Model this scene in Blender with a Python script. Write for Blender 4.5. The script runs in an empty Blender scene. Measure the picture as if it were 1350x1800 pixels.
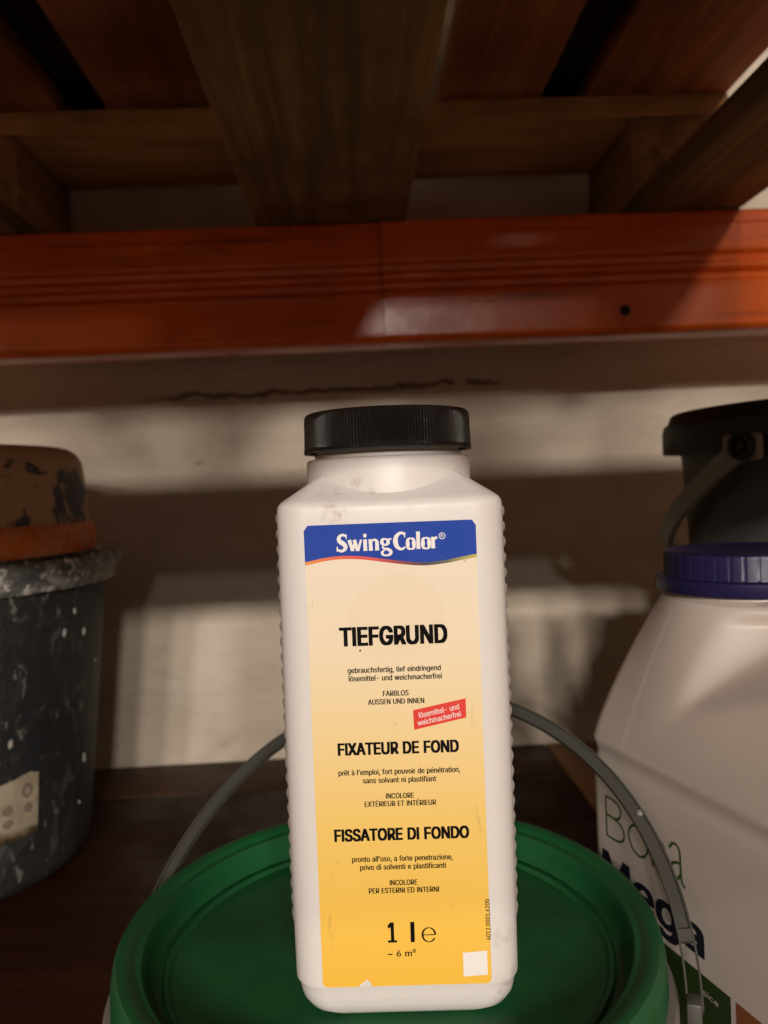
import bpy, bmesh, math, random
from mathutils import Vector, Matrix, noise

random.seed(7)
SC = bpy.context.scene
COL = SC.collection
R = math.radians
SH = 0.3213                      # height of the camera above the shelf; shelf top is z = 0


def E(z):                        # height given relative to the eye -> height above the shelf
    return z + SH


# ------------------------------------------------------------------ camera
cd = bpy.data.cameras.new('camera')
cam = bpy.data.objects.new('camera', cd)
COL.objects.link(cam)
cam.location = (0, 0, SH)
cam.rotation_mode = 'XYZ'
cam.matrix_world = (Matrix.Translation((0, 0, SH)) @ Matrix.Rotation(R(-1.95), 4, 'Z')
                    @ Matrix.Rotation(R(90 - 1.9), 4, 'X') @ Matrix.Rotation(R(-2.55), 4, 'Z'))
cd.sensor_fit = 'VERTICAL'
cd.sensor_height = 36
cd.sensor_width = 36
cd.lens = 28.0
cd.clip_start = 0.01
cd.clip_end = 100
cd.dof.use_dof = True
cd.dof.focus_distance = 0.335
cd.dof.aperture_fstop = 9.5
SC.camera = cam

# ------------------------------------------------------------------ ambient, lamps, exposure
w = bpy.data.worlds.new('World')
SC.world = w
w.use_nodes = True
bg = w.node_tree.nodes['Background']
bg.inputs[0].default_value = (1.0, 0.69, 0.46, 1)
bg.inputs[1].default_value = 0.205

SC.view_settings.view_transform = 'Standard'
SC.view_settings.look = 'None'
SC.view_settings.exposure = 0.0
SC.view_settings.gamma = 1.0
SC.render.engine = 'CYCLES'
SC.cycles.use_denoising = True
SC.cycles.max_bounces = 8


def area(name, loc, target, sx, sy, power, col=(1, 0.905, 0.82)):
    l = bpy.data.lights.new(name, 'AREA')
    l.shape = 'RECTANGLE'
    l.size = sx
    l.size_y = sy
    l.energy = power
    l.color = col
    o = bpy.data.objects.new(name, l)
    COL.objects.link(o)
    o.location = loc
    d = Vector(target) - Vector(loc)
    o.rotation_euler = d.to_track_quat('-Z', 'Y').to_euler()
    return o


# ceiling lamps of the store room, behind the camera, and one added lamp
for lx, lp in ((1.25, 116), (0.35, 102), (-0.55, 102), (-1.30, 112)):      # a row of small ceiling lamps
    area('ceiling_and_added_lamp', (lx, -6.1, E(1.62)), (0, .9, E(0)), .34, .15, lp)
area('ceiling_and_added_lamp', (0.52, -6.1, E(1.37)), (0, .9, E(0)), .22, .07, 26)             # low lamp added to give the beam its highlight
area('ceiling_and_added_lamp', (0.15, -2.1, E(1.72)), (0, .35, E(0)), .22, .05, 34)            # two nearer ones, higher above the rack
area('ceiling_and_added_lamp', (0.20, -3.0, E(2.02)), (0, .8, E(-.2)), .25, .06, 22)


# ------------------------------------------------------------------ helpers: tags and meshes
def tag(o, label=None, cat=None, group=None, kind=None):
    if label: o['label'] = label
    if cat: o['category'] = cat
    if group: o['group'] = group
    if kind: o['kind'] = kind
    return o


def empty(name, loc=(0, 0, 0), rot=(0, 0, 0)):
    o = bpy.data.objects.new(name, None)
    o.empty_display_size = .02
    COL.objects.link(o)
    o.location = loc
    o.rotation_euler = rot
    return o


def link(name, me, mat=None, parent=None, loc=(0, 0, 0), rot=(0, 0, 0)):
    o = bpy.data.objects.new(name, me)
    COL.objects.link(o)
    if mat is not None and len(me.materials) == 0:
        me.materials.append(mat)
    if parent is not None:
        o.parent = parent
    o.location = loc
    o.rotation_euler = rot
    return o


def mesh(name, vs, fs, smooth=None):
    me = bpy.data.meshes.new(name)
    me.from_pydata([tuple(v) for v in vs], [], fs)
    bm = bmesh.new()
    bm.from_mesh(me)
    bmesh.ops.recalc_face_normals(bm, faces=bm.faces[:])
    bm.to_mesh(me)
    bm.free()
    if smooth is not None:
        me.shade_smooth()
        me.set_sharp_from_angle(angle=R(smooth))
    me.update()
    return me


def lathe(name, prof, seg=96, smooth=35, rfun=None, cap0=False, cap1=False):
    vs, fs = [], []
    n = len(prof)
    for i in range(seg):
        a = 2 * math.pi * i / seg
        for k, (r, z) in enumerate(prof):
            rr, zz = (r, z) if rfun is None else rfun(a, k, r, z)
            vs.append((rr * math.cos(a), rr * math.sin(a), zz))
    for i in range(seg):
        j = (i + 1) % seg
        for k in range(n - 1):
            fs.append((i * n + k, j * n + k, j * n + k + 1, i * n + k + 1))
    if cap0: fs.append([i * n for i in range(seg)][::-1])
    if cap1: fs.append([i * n + n - 1 for i in range(seg)])
    return mesh(name, vs, fs, smooth)


def box(name, sx, sy, sz, bev=.002, seg=2, smooth=40, wob=0.0, cuts=0):
    """box centred on the origin, bevelled, optionally slightly warped like sawn timber"""
    bm = bmesh.new()
    bmesh.ops.create_cube(bm, size=1)
    for v in bm.verts:
        v.co = Vector((v.co.x * sx, v.co.y * sy, v.co.z * sz))
    if cuts:
        ax = 1 if sy >= sx else 0
        es = [e for e in bm.edges if abs((e.verts[0].co - e.verts[1].co)[ax]) > .5 * (sx, sy)[ax]]
        bmesh.ops.subdivide_edges(bm, edges=es, cuts=cuts, use_grid_fill=True)
    if bev:
        es = [e for e in bm.edges if e.calc_face_angle(0) > .5]
        bmesh.ops.bevel(bm, geom=es, offset=bev, segments=seg, affect='EDGES', profile=.5)
    if wob:
        s = random.random() * 50
        for v in bm.verts:
            n = noise.noise_vector(v.co * 7 + Vector((s, s, s)))
            n2 = noise.noise_vector(v.co * 30 + Vector((s, 0, s)))
            v.co += n * wob + n2 * wob * .3
    me = bpy.data.meshes.new(name)
    bm.to_mesh(me)
    bm.free()
    me.shade_smooth()
    me.set_sharp_from_angle(angle=R(smooth))
    return me


def rrect(a, b, r, n=8):
    pts = []
    for cx, cy, a0 in ((a - r, b - r, 0), (-a + r, b - r, 90), (-a + r, -b + r, 180), (a - r, -b + r, 270)):
        for i in range(n + 1):
            t = R(a0 + 90 * i / n)
            pts.append((cx + r * math.cos(t), cy + r * math.sin(t)))
    return pts


def loft(name, rings, smooth=35, cap0=True, cap1=True):
    vs, fs = [], []
    n = len(rings[0])
    for rg in rings:
        vs += rg
    for k in range(len(rings) - 1):
        for i in range(n):
            j = (i + 1) % n
            fs.append((k * n + i, k * n + j, (k + 1) * n + j, (k + 1) * n + i))
    if cap0: fs.append(list(range(n))[::-1])
    if cap1: fs.append([(len(rings) - 1) * n + i for i in range(n)])
    return mesh(name, vs, fs, smooth)


def sweep(path, frames, prof):
    """prof: closed (n, b) outline swept along path; frames: list of (N, B)"""
    vs, fs = [], []
    n = len(prof)
    for p, (N, B) in zip(path, frames):
        for a, b in prof:
            vs.append(p + N * a + B * b)
    for k in range(len(path) - 1):
        for i in range(n):
            j = (i + 1) % n
            fs.append((k * n + i, k * n + j, (k + 1) * n + j, (k + 1) * n + i))
    fs.append(list(range(n))[::-1])
    fs.append([(len(path) - 1) * n + i for i in range(n)])
    return vs, fs


def join(parts):
    V, F = [], []
    for vs, fs in parts:
        o = len(V)
        V += vs
        F += [tuple(i + o for i in f) for f in fs]
    return V, F


def lerp(a, b, t):
    return a + (b - a) * t


def sstep(a, b, x):
    t = max(0, min(1, (x - a) / (b - a)))
    return t * t * (3 - 2 * t)


# ------------------------------------------------------------------ helpers: materials
class NT:
    def __init__(s, name):
        s.m = bpy.data.materials.new(name)
        s.m.use_nodes = True
        s.t = s.m.node_tree
        s.b = s.t.nodes['Principled BSDF']

    def n(s, typ, **kw):
        nd = s.t.nodes.new(typ)
        for k, v in kw.items():
            if k.startswith('i_'):
                nd.inputs[k[2:].replace('_', ' ')].default_value = v
            else:
                setattr(nd, k, v)
        return nd

    def l(s, a, b):
        s.t.links.new(a, b)

    def coord(s, scale=(1, 1, 1), rand=0.0, out='Object'):
        tc = s.n('ShaderNodeTexCoord')
        mp = s.n('ShaderNodeMapping')
        mp.inputs['Scale'].default_value = scale
        if rand:
            oi = s.n('ShaderNodeObjectInfo')
            mu = s.n('ShaderNodeMath', operation='MULTIPLY')
            mu.inputs[1].default_value = rand
            s.l(oi.outputs['Random'], mu.inputs[0])
            add = s.n('ShaderNodeVectorMath', operation='ADD')
            s.l(tc.outputs[out], add.inputs[0])
            s.l(mu.outputs[0], add.inputs[1])
            s.l(add.outputs[0], mp.inputs['Vector'])
        else:
            s.l(tc.outputs[out], mp.inputs['Vector'])
        return mp.outputs[0]

    def noise(s, vec, scale=10, detail=4, rough=.55, dist=0.0):
        nd = s.n('ShaderNodeTexNoise')
        nd.inputs['Scale'].default_value = scale
        nd.inputs['Detail'].default_value = detail
        nd.inputs['Roughness'].default_value = rough
        nd.inputs['Distortion'].default_value = dist
        s.l(vec, nd.inputs['Vector'])
        return nd.outputs['Fac']

    def ramp(s, fac, stops, interp='LINEAR'):
        nd = s.n('ShaderNodeValToRGB')
        cr = nd.color_ramp
        cr.interpolation = interp
        while len(cr.elements) < len(stops):
            cr.elements.new(.5)
        for e, (p, c) in zip(cr.elements, stops):
            e.position = p
            e.color = (c, c, c, 1) if isinstance(c, (int, float)) else (*c, 1)
        s.l(fac, nd.inputs[0])
        return nd.outputs[0]

    def mix(s, fac, a, b, mode='MIX'):
        nd = s.n('ShaderNodeMix', data_type='RGBA', blend_type=mode)
        for sock, v in ((nd.inputs[0], fac), (nd.inputs[6], a), (nd.inputs[7], b)):
            if hasattr(v, 'links'):
                s.l(v, sock)
            elif isinstance(v, (int, float)):
                sock.default_value = v
            else:
                sock.default_value = (*v, 1)
        return nd.outputs[2]

    def math(s, op, a, b=None, c=None):
        nd = s.n('ShaderNodeMath', operation=op)
        for i, v in enumerate((a, b, c)):
            if v is None: continue
            if hasattr(v, 'links'):
                s.l(v, nd.inputs[i])
            else:
                nd.inputs[i].default_value = v
        return nd.outputs[0]

    def mapr(s, v, a, b, c=0., d=1., smooth=True):
        nd = s.n('ShaderNodeMapRange')
        if smooth: nd.interpolation_type = 'SMOOTHSTEP'
        s.l(v, nd.inputs[0])
        for i, x in enumerate((a, b, c, d)):
            nd.inputs[i + 1].default_value = x
        return nd.outputs[0]

    def xyz(s, vec):
        nd = s.n('ShaderNodeSeparateXYZ')
        s.l(vec, nd.inputs[0])
        return nd.outputs

    def bump(s, h, strength=.3, dist=.001, prev=None):
        nd = s.n('ShaderNodeBump')
        nd.inputs['Strength'].default_value = strength
        nd.inputs['Distance'].default_value = dist
        s.l(h, nd.inputs['Height'])
        if prev is not None:
            s.l(prev, nd.inputs['Normal'])
        s.l(nd.outputs[0], s.b.inputs['Normal'])
        return nd.outputs[0]

    def set(s, col=None, rough=None, spec=None, metal=None, **kw):
        for k, v in (('Base Color', col), ('Roughness', rough), ('Specular IOR Level', spec), ('Metallic', metal)):
            if v is None: continue
            if hasattr(v, 'links'):
                s.l(v, s.b.inputs[k])
            else:
                s.b.inputs[k].default_value = (*v, 1) if isinstance(v, tuple) else v
        return s


def plastic(name, col, rough=.4, dirt=.15, scale=30, bump=.05, dark=None, spec=.5):
    t = NT(name)
    c = t.coord(rand=3.0)
    n1 = t.noise(c, scale, 6, .65)
    n2 = t.noise(c, scale * .2, 3, .5)
    dk = dark or tuple(x * .6 for x in col)
    f = t.math('MULTIPLY', t.mapr(n1, .45, .75), dirt)
    f2 = t.math('MULTIPLY', t.mapr(n2, .5, .7), dirt)
    t.set(t.mix(t.math('MAXIMUM', f, f2), col, dk), t.mapr(n1, .3, .8, rough * .85, rough * 1.25), spec)
    if bump:
        t.bump(t.noise(c, scale * 22, 3), bump, .0006)
    return t.m


def wood(name, a, b, knot, axis='Y', rough=.75, fine=1.0):
    t = NT(name)
    st = (1, .045, 1) if axis == 'Y' else (.045, 1, 1)
    c = t.coord(st, rand=11.0)
    cl = t.coord((1, 1, 1), rand=11.0)
    g = t.noise(c, 95 * fine, 5, .6, .6)
    g2 = t.noise(c, 26 * fine, 4, .55, 1.2)
    bl = t.noise(cl, 7, 4, .6)
    st2 = (1, .35, 1) if axis == 'Y' else (.35, 1, 1)
    vk = t.n('ShaderNodeTexVoronoi')
    vk.inputs['Scale'].default_value = 6.5
    t.l(t.coord(st2, rand=7.0), vk.inputs['Vector'])
    kn = t.mapr(vk.outputs['Distance'], .05, .13, 1, 0)
    col = t.mix(t.mapr(g, .3, .72), a, b)
    col = t.mix(t.math('MULTIPLY', t.mapr(g2, .48, .68), .55), col, tuple(x * .5 for x in a))
    col = t.mix(t.math('MULTIPLY', t.mapr(bl, .42, .68), .7), col, tuple(x * .38 for x in b))
    col = t.mix(t.math('MULTIPLY', kn, .75), col, knot)
    t.set(col, rough, .3)
    h = t.math('ADD', g, t.math('MULTIPLY', g2, .6))
    t.bump(h, .5, .0012)
    return t.m


M = {}
M['white'] = plastic('white_polyethylene', (.70, .665, .63), .42, .22, 14, .05, dark=(.56, .50, .43))


def bottle_mat():
    t = NT('white_bottle_plastic')
    c = t.coord()
    n1 = t.noise(c, 26, 6, .68)
    n2 = t.noise(c, 85, 5, .7)
    n3 = t.noise(t.coord((1, 1, .12)), 150, 3, .7)

    def spot(p, r0, r1):
        d = t.n('ShaderNodeVectorMath', operation='DISTANCE')
        t.l(c, d.inputs[0])
        d.inputs[1].default_value = p
        return t.mapr(d.outputs['Value'], r0, r1, 1, 0)
    base = t.mix(t.math('MULTIPLY', t.mapr(n1, .45, .75), .16), (.70, .665, .63), (.58, .52, .45))
    sm = t.math('MAXIMUM', spot((-.021, -.040, .2125), .004, .014), spot((-.012, -.036, .2165), .003, .012))
    sm = t.math('MAXIMUM', sm, t.math('MULTIPLY', spot((.043, -.043, .012), .006, .03), .7))
    sm = t.math('MULTIPLY', sm, t.mapr(n2, .50, .66))
    col = t.mix(t.math('MULTIPLY', sm, .62), base, (.33, .25, .17))
    sp = t.n('ShaderNodeTexVoronoi')
    sp.inputs['Scale'].default_value = 60
    t.l(c, sp.inputs['Vector'])
    dots = t.math('MULTIPLY', t.mapr(sp.outputs['Distance'], .035, .06, 1, 0), t.mapr(n1, .53, .56))
    col = t.mix(t.math('MULTIPLY', dots, .6), col, (.22, .17, .12))
    sc = t.math('MULTIPLY', t.mapr(n3, .66, .74), t.mapr(n1, .48, .6))
    col = t.mix(t.math('MULTIPLY', sc, .25), col, (.45, .39, .32))
    t.set(col, t.mapr(n1, .3, .75, .36, .52), .5)
    h = t.math('ADD', t.noise(c, 320, 3), t.math('MULTIPLY', n1, 2.0))
    t.bump(h, .10, .0007)
    t.b.inputs['Subsurface Weight'].default_value = .12
    t.b.inputs['Subsurface Radius'].default_value = (.004, .003, .0022)
    t.b.inputs['Subsurface Scale'].default_value = 1.0
    return t.m


M['bottle'] = bottle_mat()
M['jug_white'] = plastic('milky_polyethylene', (.50, .43, .375), .40, .25, 9, .05, dark=(.40, .33, .27))
M['cap_black'] = plastic('black_ribbed_plastic', (.055, .056, .057), .24, .5, 60, 0, dark=(.10, .10, .098), spec=.7)
M['cap_violet'] = plastic('violet_blue_plastic', (.014, .010, .058), .42, .3, 30, .04, spec=.35)
M['bucket_black'] = plastic('charcoal_bucket_plastic', (.060, .060, .054), .5, .4, 25, .05, dark=(.085, .084, .075), spec=.3)
M['black_plastic'] = plastic('black_bucket_plastic', (.010, .0095, .009), .5, .4, 25, .05, dark=(.02, .019, .018), spec=.3)
M['handle_dark'] = plastic('dark_grey_handle_plastic', (.19, .186, .16), .5, .3, 25, .06)
M['handle_grey'] = plastic('grey_handle_plastic', (.056, .054, .045), .42, .35, 22, .08, dark=(.06, .057, .05))
M['collar_grey'] = plastic('grey_bucket_plastic', (.19, .165, .14), .5, .4, 20, .06)
M['ink'] = plastic('black_ink', (.006, .005, .005), .7, .05, 20, 0, spec=.05)
M['ink_white'] = plastic('white_print', (.80, .76, .72), .5, .05, 20, 0)
M['ink_green'] = plastic('dark_green_print', (.034, .075, .010), .5, .2, 30, 0)
M['ink_navy'] = plastic('navy_print', (.006, .006, .017), .5, .1, 30, 0)
M['ink_band'] = plastic('deep_green_band', (.018, .036, .006), .45, .3, 40, 0)
M['ink_brown'] = plastic('rust_brown_band', (.20, .065, .022), .45, .2, 40, 0)
M['red'] = plastic('red_print', (.70, .035, .022), .45, .1, 30, 0)
M['blue'] = plastic('blue_print', (.014, .056, .36), .55, .12, 40, 0, spec=.15)
M['rubber'] = plastic('black_hole', (.006, .006, .006), .8, .1, 20, 0)


def green_lid():
    t = NT('green_lid_plastic')
    c = t.coord()
    n1 = t.noise(c, 16, 5, .6)
    n2 = t.noise(c, 420, 2)
    sp = t.n('ShaderNodeTexVoronoi')
    sp.inputs['Scale'].default_value = 55
    t.l(c, sp.inputs['Vector'])
    spk = t.math('MULTIPLY', t.mapr(sp.outputs['Distance'], .03, .05, 1, 0), t.mapr(n1, .52, .56))
    col = t.mix(t.mapr(n1, .35, .7), (.008, .095, .026), (.006, .066, .020))
    col = t.mix(spk, col, (.35, .45, .33))
    t.set(col, t.mapr(n1, .3, .7, .34, .46), .5)
    t.bump(n2, .06, .0006)
    return t.m


M['green'] = green_lid()


def plaster():
    t = NT('rough_white_plaster')
    c = t.coord()
    x, y, z = t.xyz(c)
    big = t.noise(t.coord((1, 1, 2.6)), 5, 5, .55)
    mid = t.noise(t.coord((1, 1, 1.5)), 15, 5, .55)
    fine = t.noise(c, 160, 4, .6)
    col = t.mix(t.mapr(big, .3, .72), (.48, .41, .32), (.57, .50, .40))
    col = t.mix(t.math('MULTIPLY', t.mapr(mid, .52, .75), .45), col, (.36, .31, .25))
    # scuffs and chips
    vc = t.n('ShaderNodeTexVoronoi')
    vc.inputs['Scale'].default_value = 9
    t.l(t.coord((1, 1, 1.6)), vc.inputs['Vector'])
    ch = t.math('MULTIPLY', t.mapr(vc.outputs['Distance'], .04, .09, 1, 0), t.mapr(mid, .5, .55))
    col = t.mix(t.math('MULTIPLY', ch, .7), col, (.16, .13, .10))
    # a long horizontal crack in the plaster
    cn = t.noise(t.coord((1, 0, 0)), 13, 5, .7)
    zc = t.math('ADD', t.math('MULTIPLY', t.math('SUBTRACT', cn, .5), .035), E(.1165))
    zc = t.math('ADD', zc, t.math('MULTIPLY', x, .012))
    d = t.math('ABSOLUTE', t.math('SUBTRACT', z, zc))
    wn = t.noise(t.coord((1, 0, 0)), 24, 4, .6)
    wd = t.mapr(wn, .35, .7, .0018, .0085, False)
    cr = t.math('SUBTRACT', 1, t.math('DIVIDE', d, wd))
    cr = t.mapr(cr, 0, .95)
    ends = t.math('MULTIPLY', t.mapr(x, -.27, -.19), t.mapr(x, .19, .165))
    gap = t.mapr(t.math('ABSOLUTE', t.math('SUBTRACT', x, .130)), .004, .010)
    cr = t.math('MULTIPLY', t.math('MULTIPLY', cr, ends), gap)
    col = t.mix(t.math('MULTIPLY', cr, .85), col, (.075, .055, .036))
    t.set(col, .9, .15)
    h = t.math('ADD', t.math('MULTIPLY', big, 4.0), t.math('ADD', t.math('MULTIPLY', mid, 1.3), t.math('MULTIPLY', fine, .04)))
    h = t.math('SUBTRACT', h, t.math('MULTIPLY', cr, 1.5))
    t.bump(h, .42, .006)
    return t.m


M['plaster'] = plaster()


def film_ply(name, a, b, rough):
    t = NT(name)
    c = t.coord((.05, 1, 1))
    g = t.noise(c, 60, 5, .6, .5)
    d = t.noise(t.coord(), 14, 6, .65)
    sc = t.noise(t.coord((1, .15, 1)), 120, 3, .7)
    col = t.mix(t.mapr(g, .3, .7), a, b)
    col = t.mix(t.math('MULTIPLY', t.mapr(d, .5, .8), .3), col, tuple(min(1, x * 1.7 + .004) for x in b))
    t.set(col, t.mapr(d, .3, .75, rough * .8, rough * 1.3), .10)
    t.bump(t.math('ADD', g, t.math('MULTIPLY', sc, .5)), .22, .0006)
    return t.m


M['ply_dark'] = film_ply('dark_brown_film_plywood', (.026, .0060, .0030), (.042, .0115, .0055), .55)
M['ply_lit'] = film_ply('lamplit_plywood_strip', (.040, .019, .010), (.062, .031, .017), .5)  # dark plywood in a lighter colour, standing for lamp light on it
M['ply_tan'] = film_ply('tan_board', (.22, .12, .055), (.30, .17, .08), .6)


def orange_paint():
    t = NT('worn_orange_rack_paint')
    c = t.coord()
    st = t.noise(t.coord((.06, 1, 1)), 60, 5, .65)
    bl = t.noise(c, 9, 5, .6)
    fine = t.noise(t.coord((.2, 1, 1)), 150, 4, .7)
    col = t.mix(t.mapr(bl, .3, .7), (.66, .110, .008), (.52, .078, .008))
    col = t.mix(t.math('MULTIPLY', t.mapr(st, .55, .72), .55), col, (.07, .022, .012))
    col = t.mix(t.math('MULTIPLY', t.mapr(fine, .62, .74), .5), col, (.04, .02, .014))
    t.set(col, t.mapr(bl, .3, .7, .20, .32), .5)
    t.bump(t.math('ADD', t.math('MULTIPLY', bl, 1.2), t.math('MULTIPLY', st, .25)), .12, .004)
    return t.m


M['orange'] = orange_paint()

M['wood_old'] = wood('weathered_olive_brown_timber', (.15, .088, .032), (.29, .180, .070), (.035, .020, .010))
M['wood_red'] = wood('reddish_pine_board', (0.312, 0.114, 0.036), (0.456, 0.186, 0.066), (.08, .024, .010))
M['wood_tan'] = wood('tan_pine_stringer', (.42, .21, .075), (.58, .31, .12), (.14, .055, .02), axis='X')
M['wood_blk'] = wood('brown_pallet_block', (0.240, 0.120, 0.046), (0.384, 0.204, 0.082), (.07, .028, .012))


def label_mat():
    t = NT('cream_to_yellow_label')
    c = t.coord()
    x, y, z = t.xyz(c)
    f = t.mapr(z, .011, .203, 0, 1, False)
    col = t.ramp(f, [(0, (.82, .475, .055)), (.17, (.82, .51, .085)), (.36, (.82, .56, .155)), (.56, (.81, .625, .32)),
                     (.75, (.80, .68, .49)), (1, (.80, .71, .57))])
    # an old dried drip on the upper half
    dx = t.math('DIVIDE', t.math('ADD', x, -.002), .024)
    dz = t.math('DIVIDE', t.math('SUBTRACT', z, .165), .021)
    nn = t.noise(c, 60, 3)
    r2 = t.math('ADD', t.math('ADD', t.math('MULTIPLY', dx, dx), t.math('MULTIPLY', dz, dz)), t.math('MULTIPLY', nn, 1.1))
    st = t.math('MULTIPLY', t.mapr(r2, 1.18, 1.32, 1, 0), .10)
    col = t.mix(st, col, (.62, .46, .20))
    sp = t.noise(c, 420, 2, .7)
    sm = t.noise(c, 30, 4, .6)
    mk = t.math('MULTIPLY', t.mapr(sp, .66, .72), t.mapr(sm, .52, .62))
    col = t.mix(t.math('MULTIPLY', mk, .55), col, (.22, .13, .05))
    sc = t.noise(t.coord((1, 1, .25)), 180, 3, .7)
    edge = t.mapr(t.math('ABSOLUTE', x), .024, .034)
    col = t.mix(t.math('MULTIPLY', t.math('MULTIPLY', t.mapr(sc, .60, .72), edge), .35), col, (.35, .22, .09))
    t.set(col, .55, .18)
    t.bump(t.noise(c, 45, 4), .10, .0012)
    return t.m


M['label'] = label_mat()


def stripe_mat():
    t = NT('rainbow_stripe')
    x, y, z = t.xyz(t.coord())
    f = t.mapr(x, -.0353, .0353, 0, 1, False)
    t.set(t.ramp(f, [(0, (.80, .27, .03)), (.18, (.72, .10, .03)), (.40, (.66, .05, .035)), (.58, (.20, .03, .03)),
                     (.70, (.04, .03, .035)), (.82, (.10, .10, .06)), (.92, (.35, .31, .06)), (1, (.50, .40, .05))]), .4, .4)
    return t.m


M['stripe'] = stripe_mat()


def splatter(name, base, base2, spots, dens=.60, vs=.45, rough=.6):
    t = NT(name)
    c = t.coord((1, 1, vs))
    cl = t.coord()
    n0 = t.noise(cl, 10, 5, .65)
    n1 = t.noise(c, 52, 5, .62, .9)
    n2 = t.noise(c, 130, 4, .6)
    n3 = t.noise(t.coord((1, 1, .5)), 30, 6, .75, 1.5)
    col = t.mix(t.mapr(n0, .35, .7), base, base2)
    col = t.mix(t.math('MULTIPLY', t.mapr(n3, dens - .02, dens + .16), .55), col, tuple(x * .45 for x in spots))
    col = t.mix(t.math('MULTIPLY', t.mapr(n1, dens + .03, dens + .12), .55), col, tuple(x * .7 for x in spots))
    col = t.mix(t.math('MULTIPLY', t.mapr(n2, dens + .06, dens + .12), .85), col, spots)
    t.set(col, rough, .4)
    t.bump(t.math('ADD', n1, t.math('MULTIPLY', n3, .7)), .5, .0025)
    return t.m


M['bucket_dirty'] = splatter('paint_splattered_black_plastic', (.011, .0115, .012), (.020, .020, .0195), (.14, .13, .115), .545)
M['rim_dirty'] = splatter('paint_crusted_rim', (.085, .085, .082), (.17, .16, .15), (.62, .58, .52), .48, 1.0)


def tub_mat(base, band):
    t = NT('mortar_smeared_tub' if not band else 'orange_tub_rim')
    c = t.coord((1, 1, 1.3))
    x, y, z = t.xyz(t.coord())
    n = t.noise(c, 15, 6, .65, 1.2)
    n2 = t.noise(t.coord((1, 1, 2)), 60, 4, .6)
    if band:
        col = t.mix(t.mapr(n, .36, .58), (.62, .36, .22), (.60, .13, .02))
        col = t.mix(t.math('MULTIPLY', t.mapr(n2, .55, .7), .6), col, (.50, .33, .24))
    else:
        top = t.mapr(t.math('ADD', z, t.math('MULTIPLY', n2, .05)), .096, .102)
        m = t.math('ADD', t.mapr(n, .50, .54), top)
        col = t.mix(t.math('MINIMUM', m, 1.0), (.055, .052, .068), (.46, .29, .17))
        col = t.mix(t.math('MULTIPLY', t.mapr(n2, .58, .66), .6), col, (.19, .12, .065))
    t.set(col, .55, .35)
    t.bump(n, .4, .003)
    return t.m


M['dry'] = plastic('dried_plaster', (.27, .25, .22), .85, .4, 120, .2)
M['tub'] = tub_mat(None, False)
M['tub_rim'] = tub_mat(None, True)


def sticker_mat():
    t = NT('torn_beige_paper')
    c = t.coord()
    n = t.noise(c, 60, 5, .6)
    x, y, z = t.xyz(c)
    col = t.mix(t.mapr(n, .35, .7), (.33, .28, .20), (.24, .19, .13))
    low = t.mapr(t.math('ADD', z, t.math('MULTIPLY', n, .02)), .071, .062)
    col = t.mix(low, col, (.050, .032, .014))
    t.set(col, .85, .2)
    return t.m


M['paper'] = sticker_mat()
M['smudge'] = plastic('faded_print', (.17, .135, .10), .8, .5, 120, 0)
M['info_grey'] = plastic('faded_grey_print', (.050, .051, .048), .6, .6, 90, 0)
M['crate'] = plastic('dark_grey_load', (.020, .018, .016), .8, .5, 14, .2)
M['steel'] = plastic('dull_steel', (.10, .09, .08), .5, .4, 40, .1)


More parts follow.
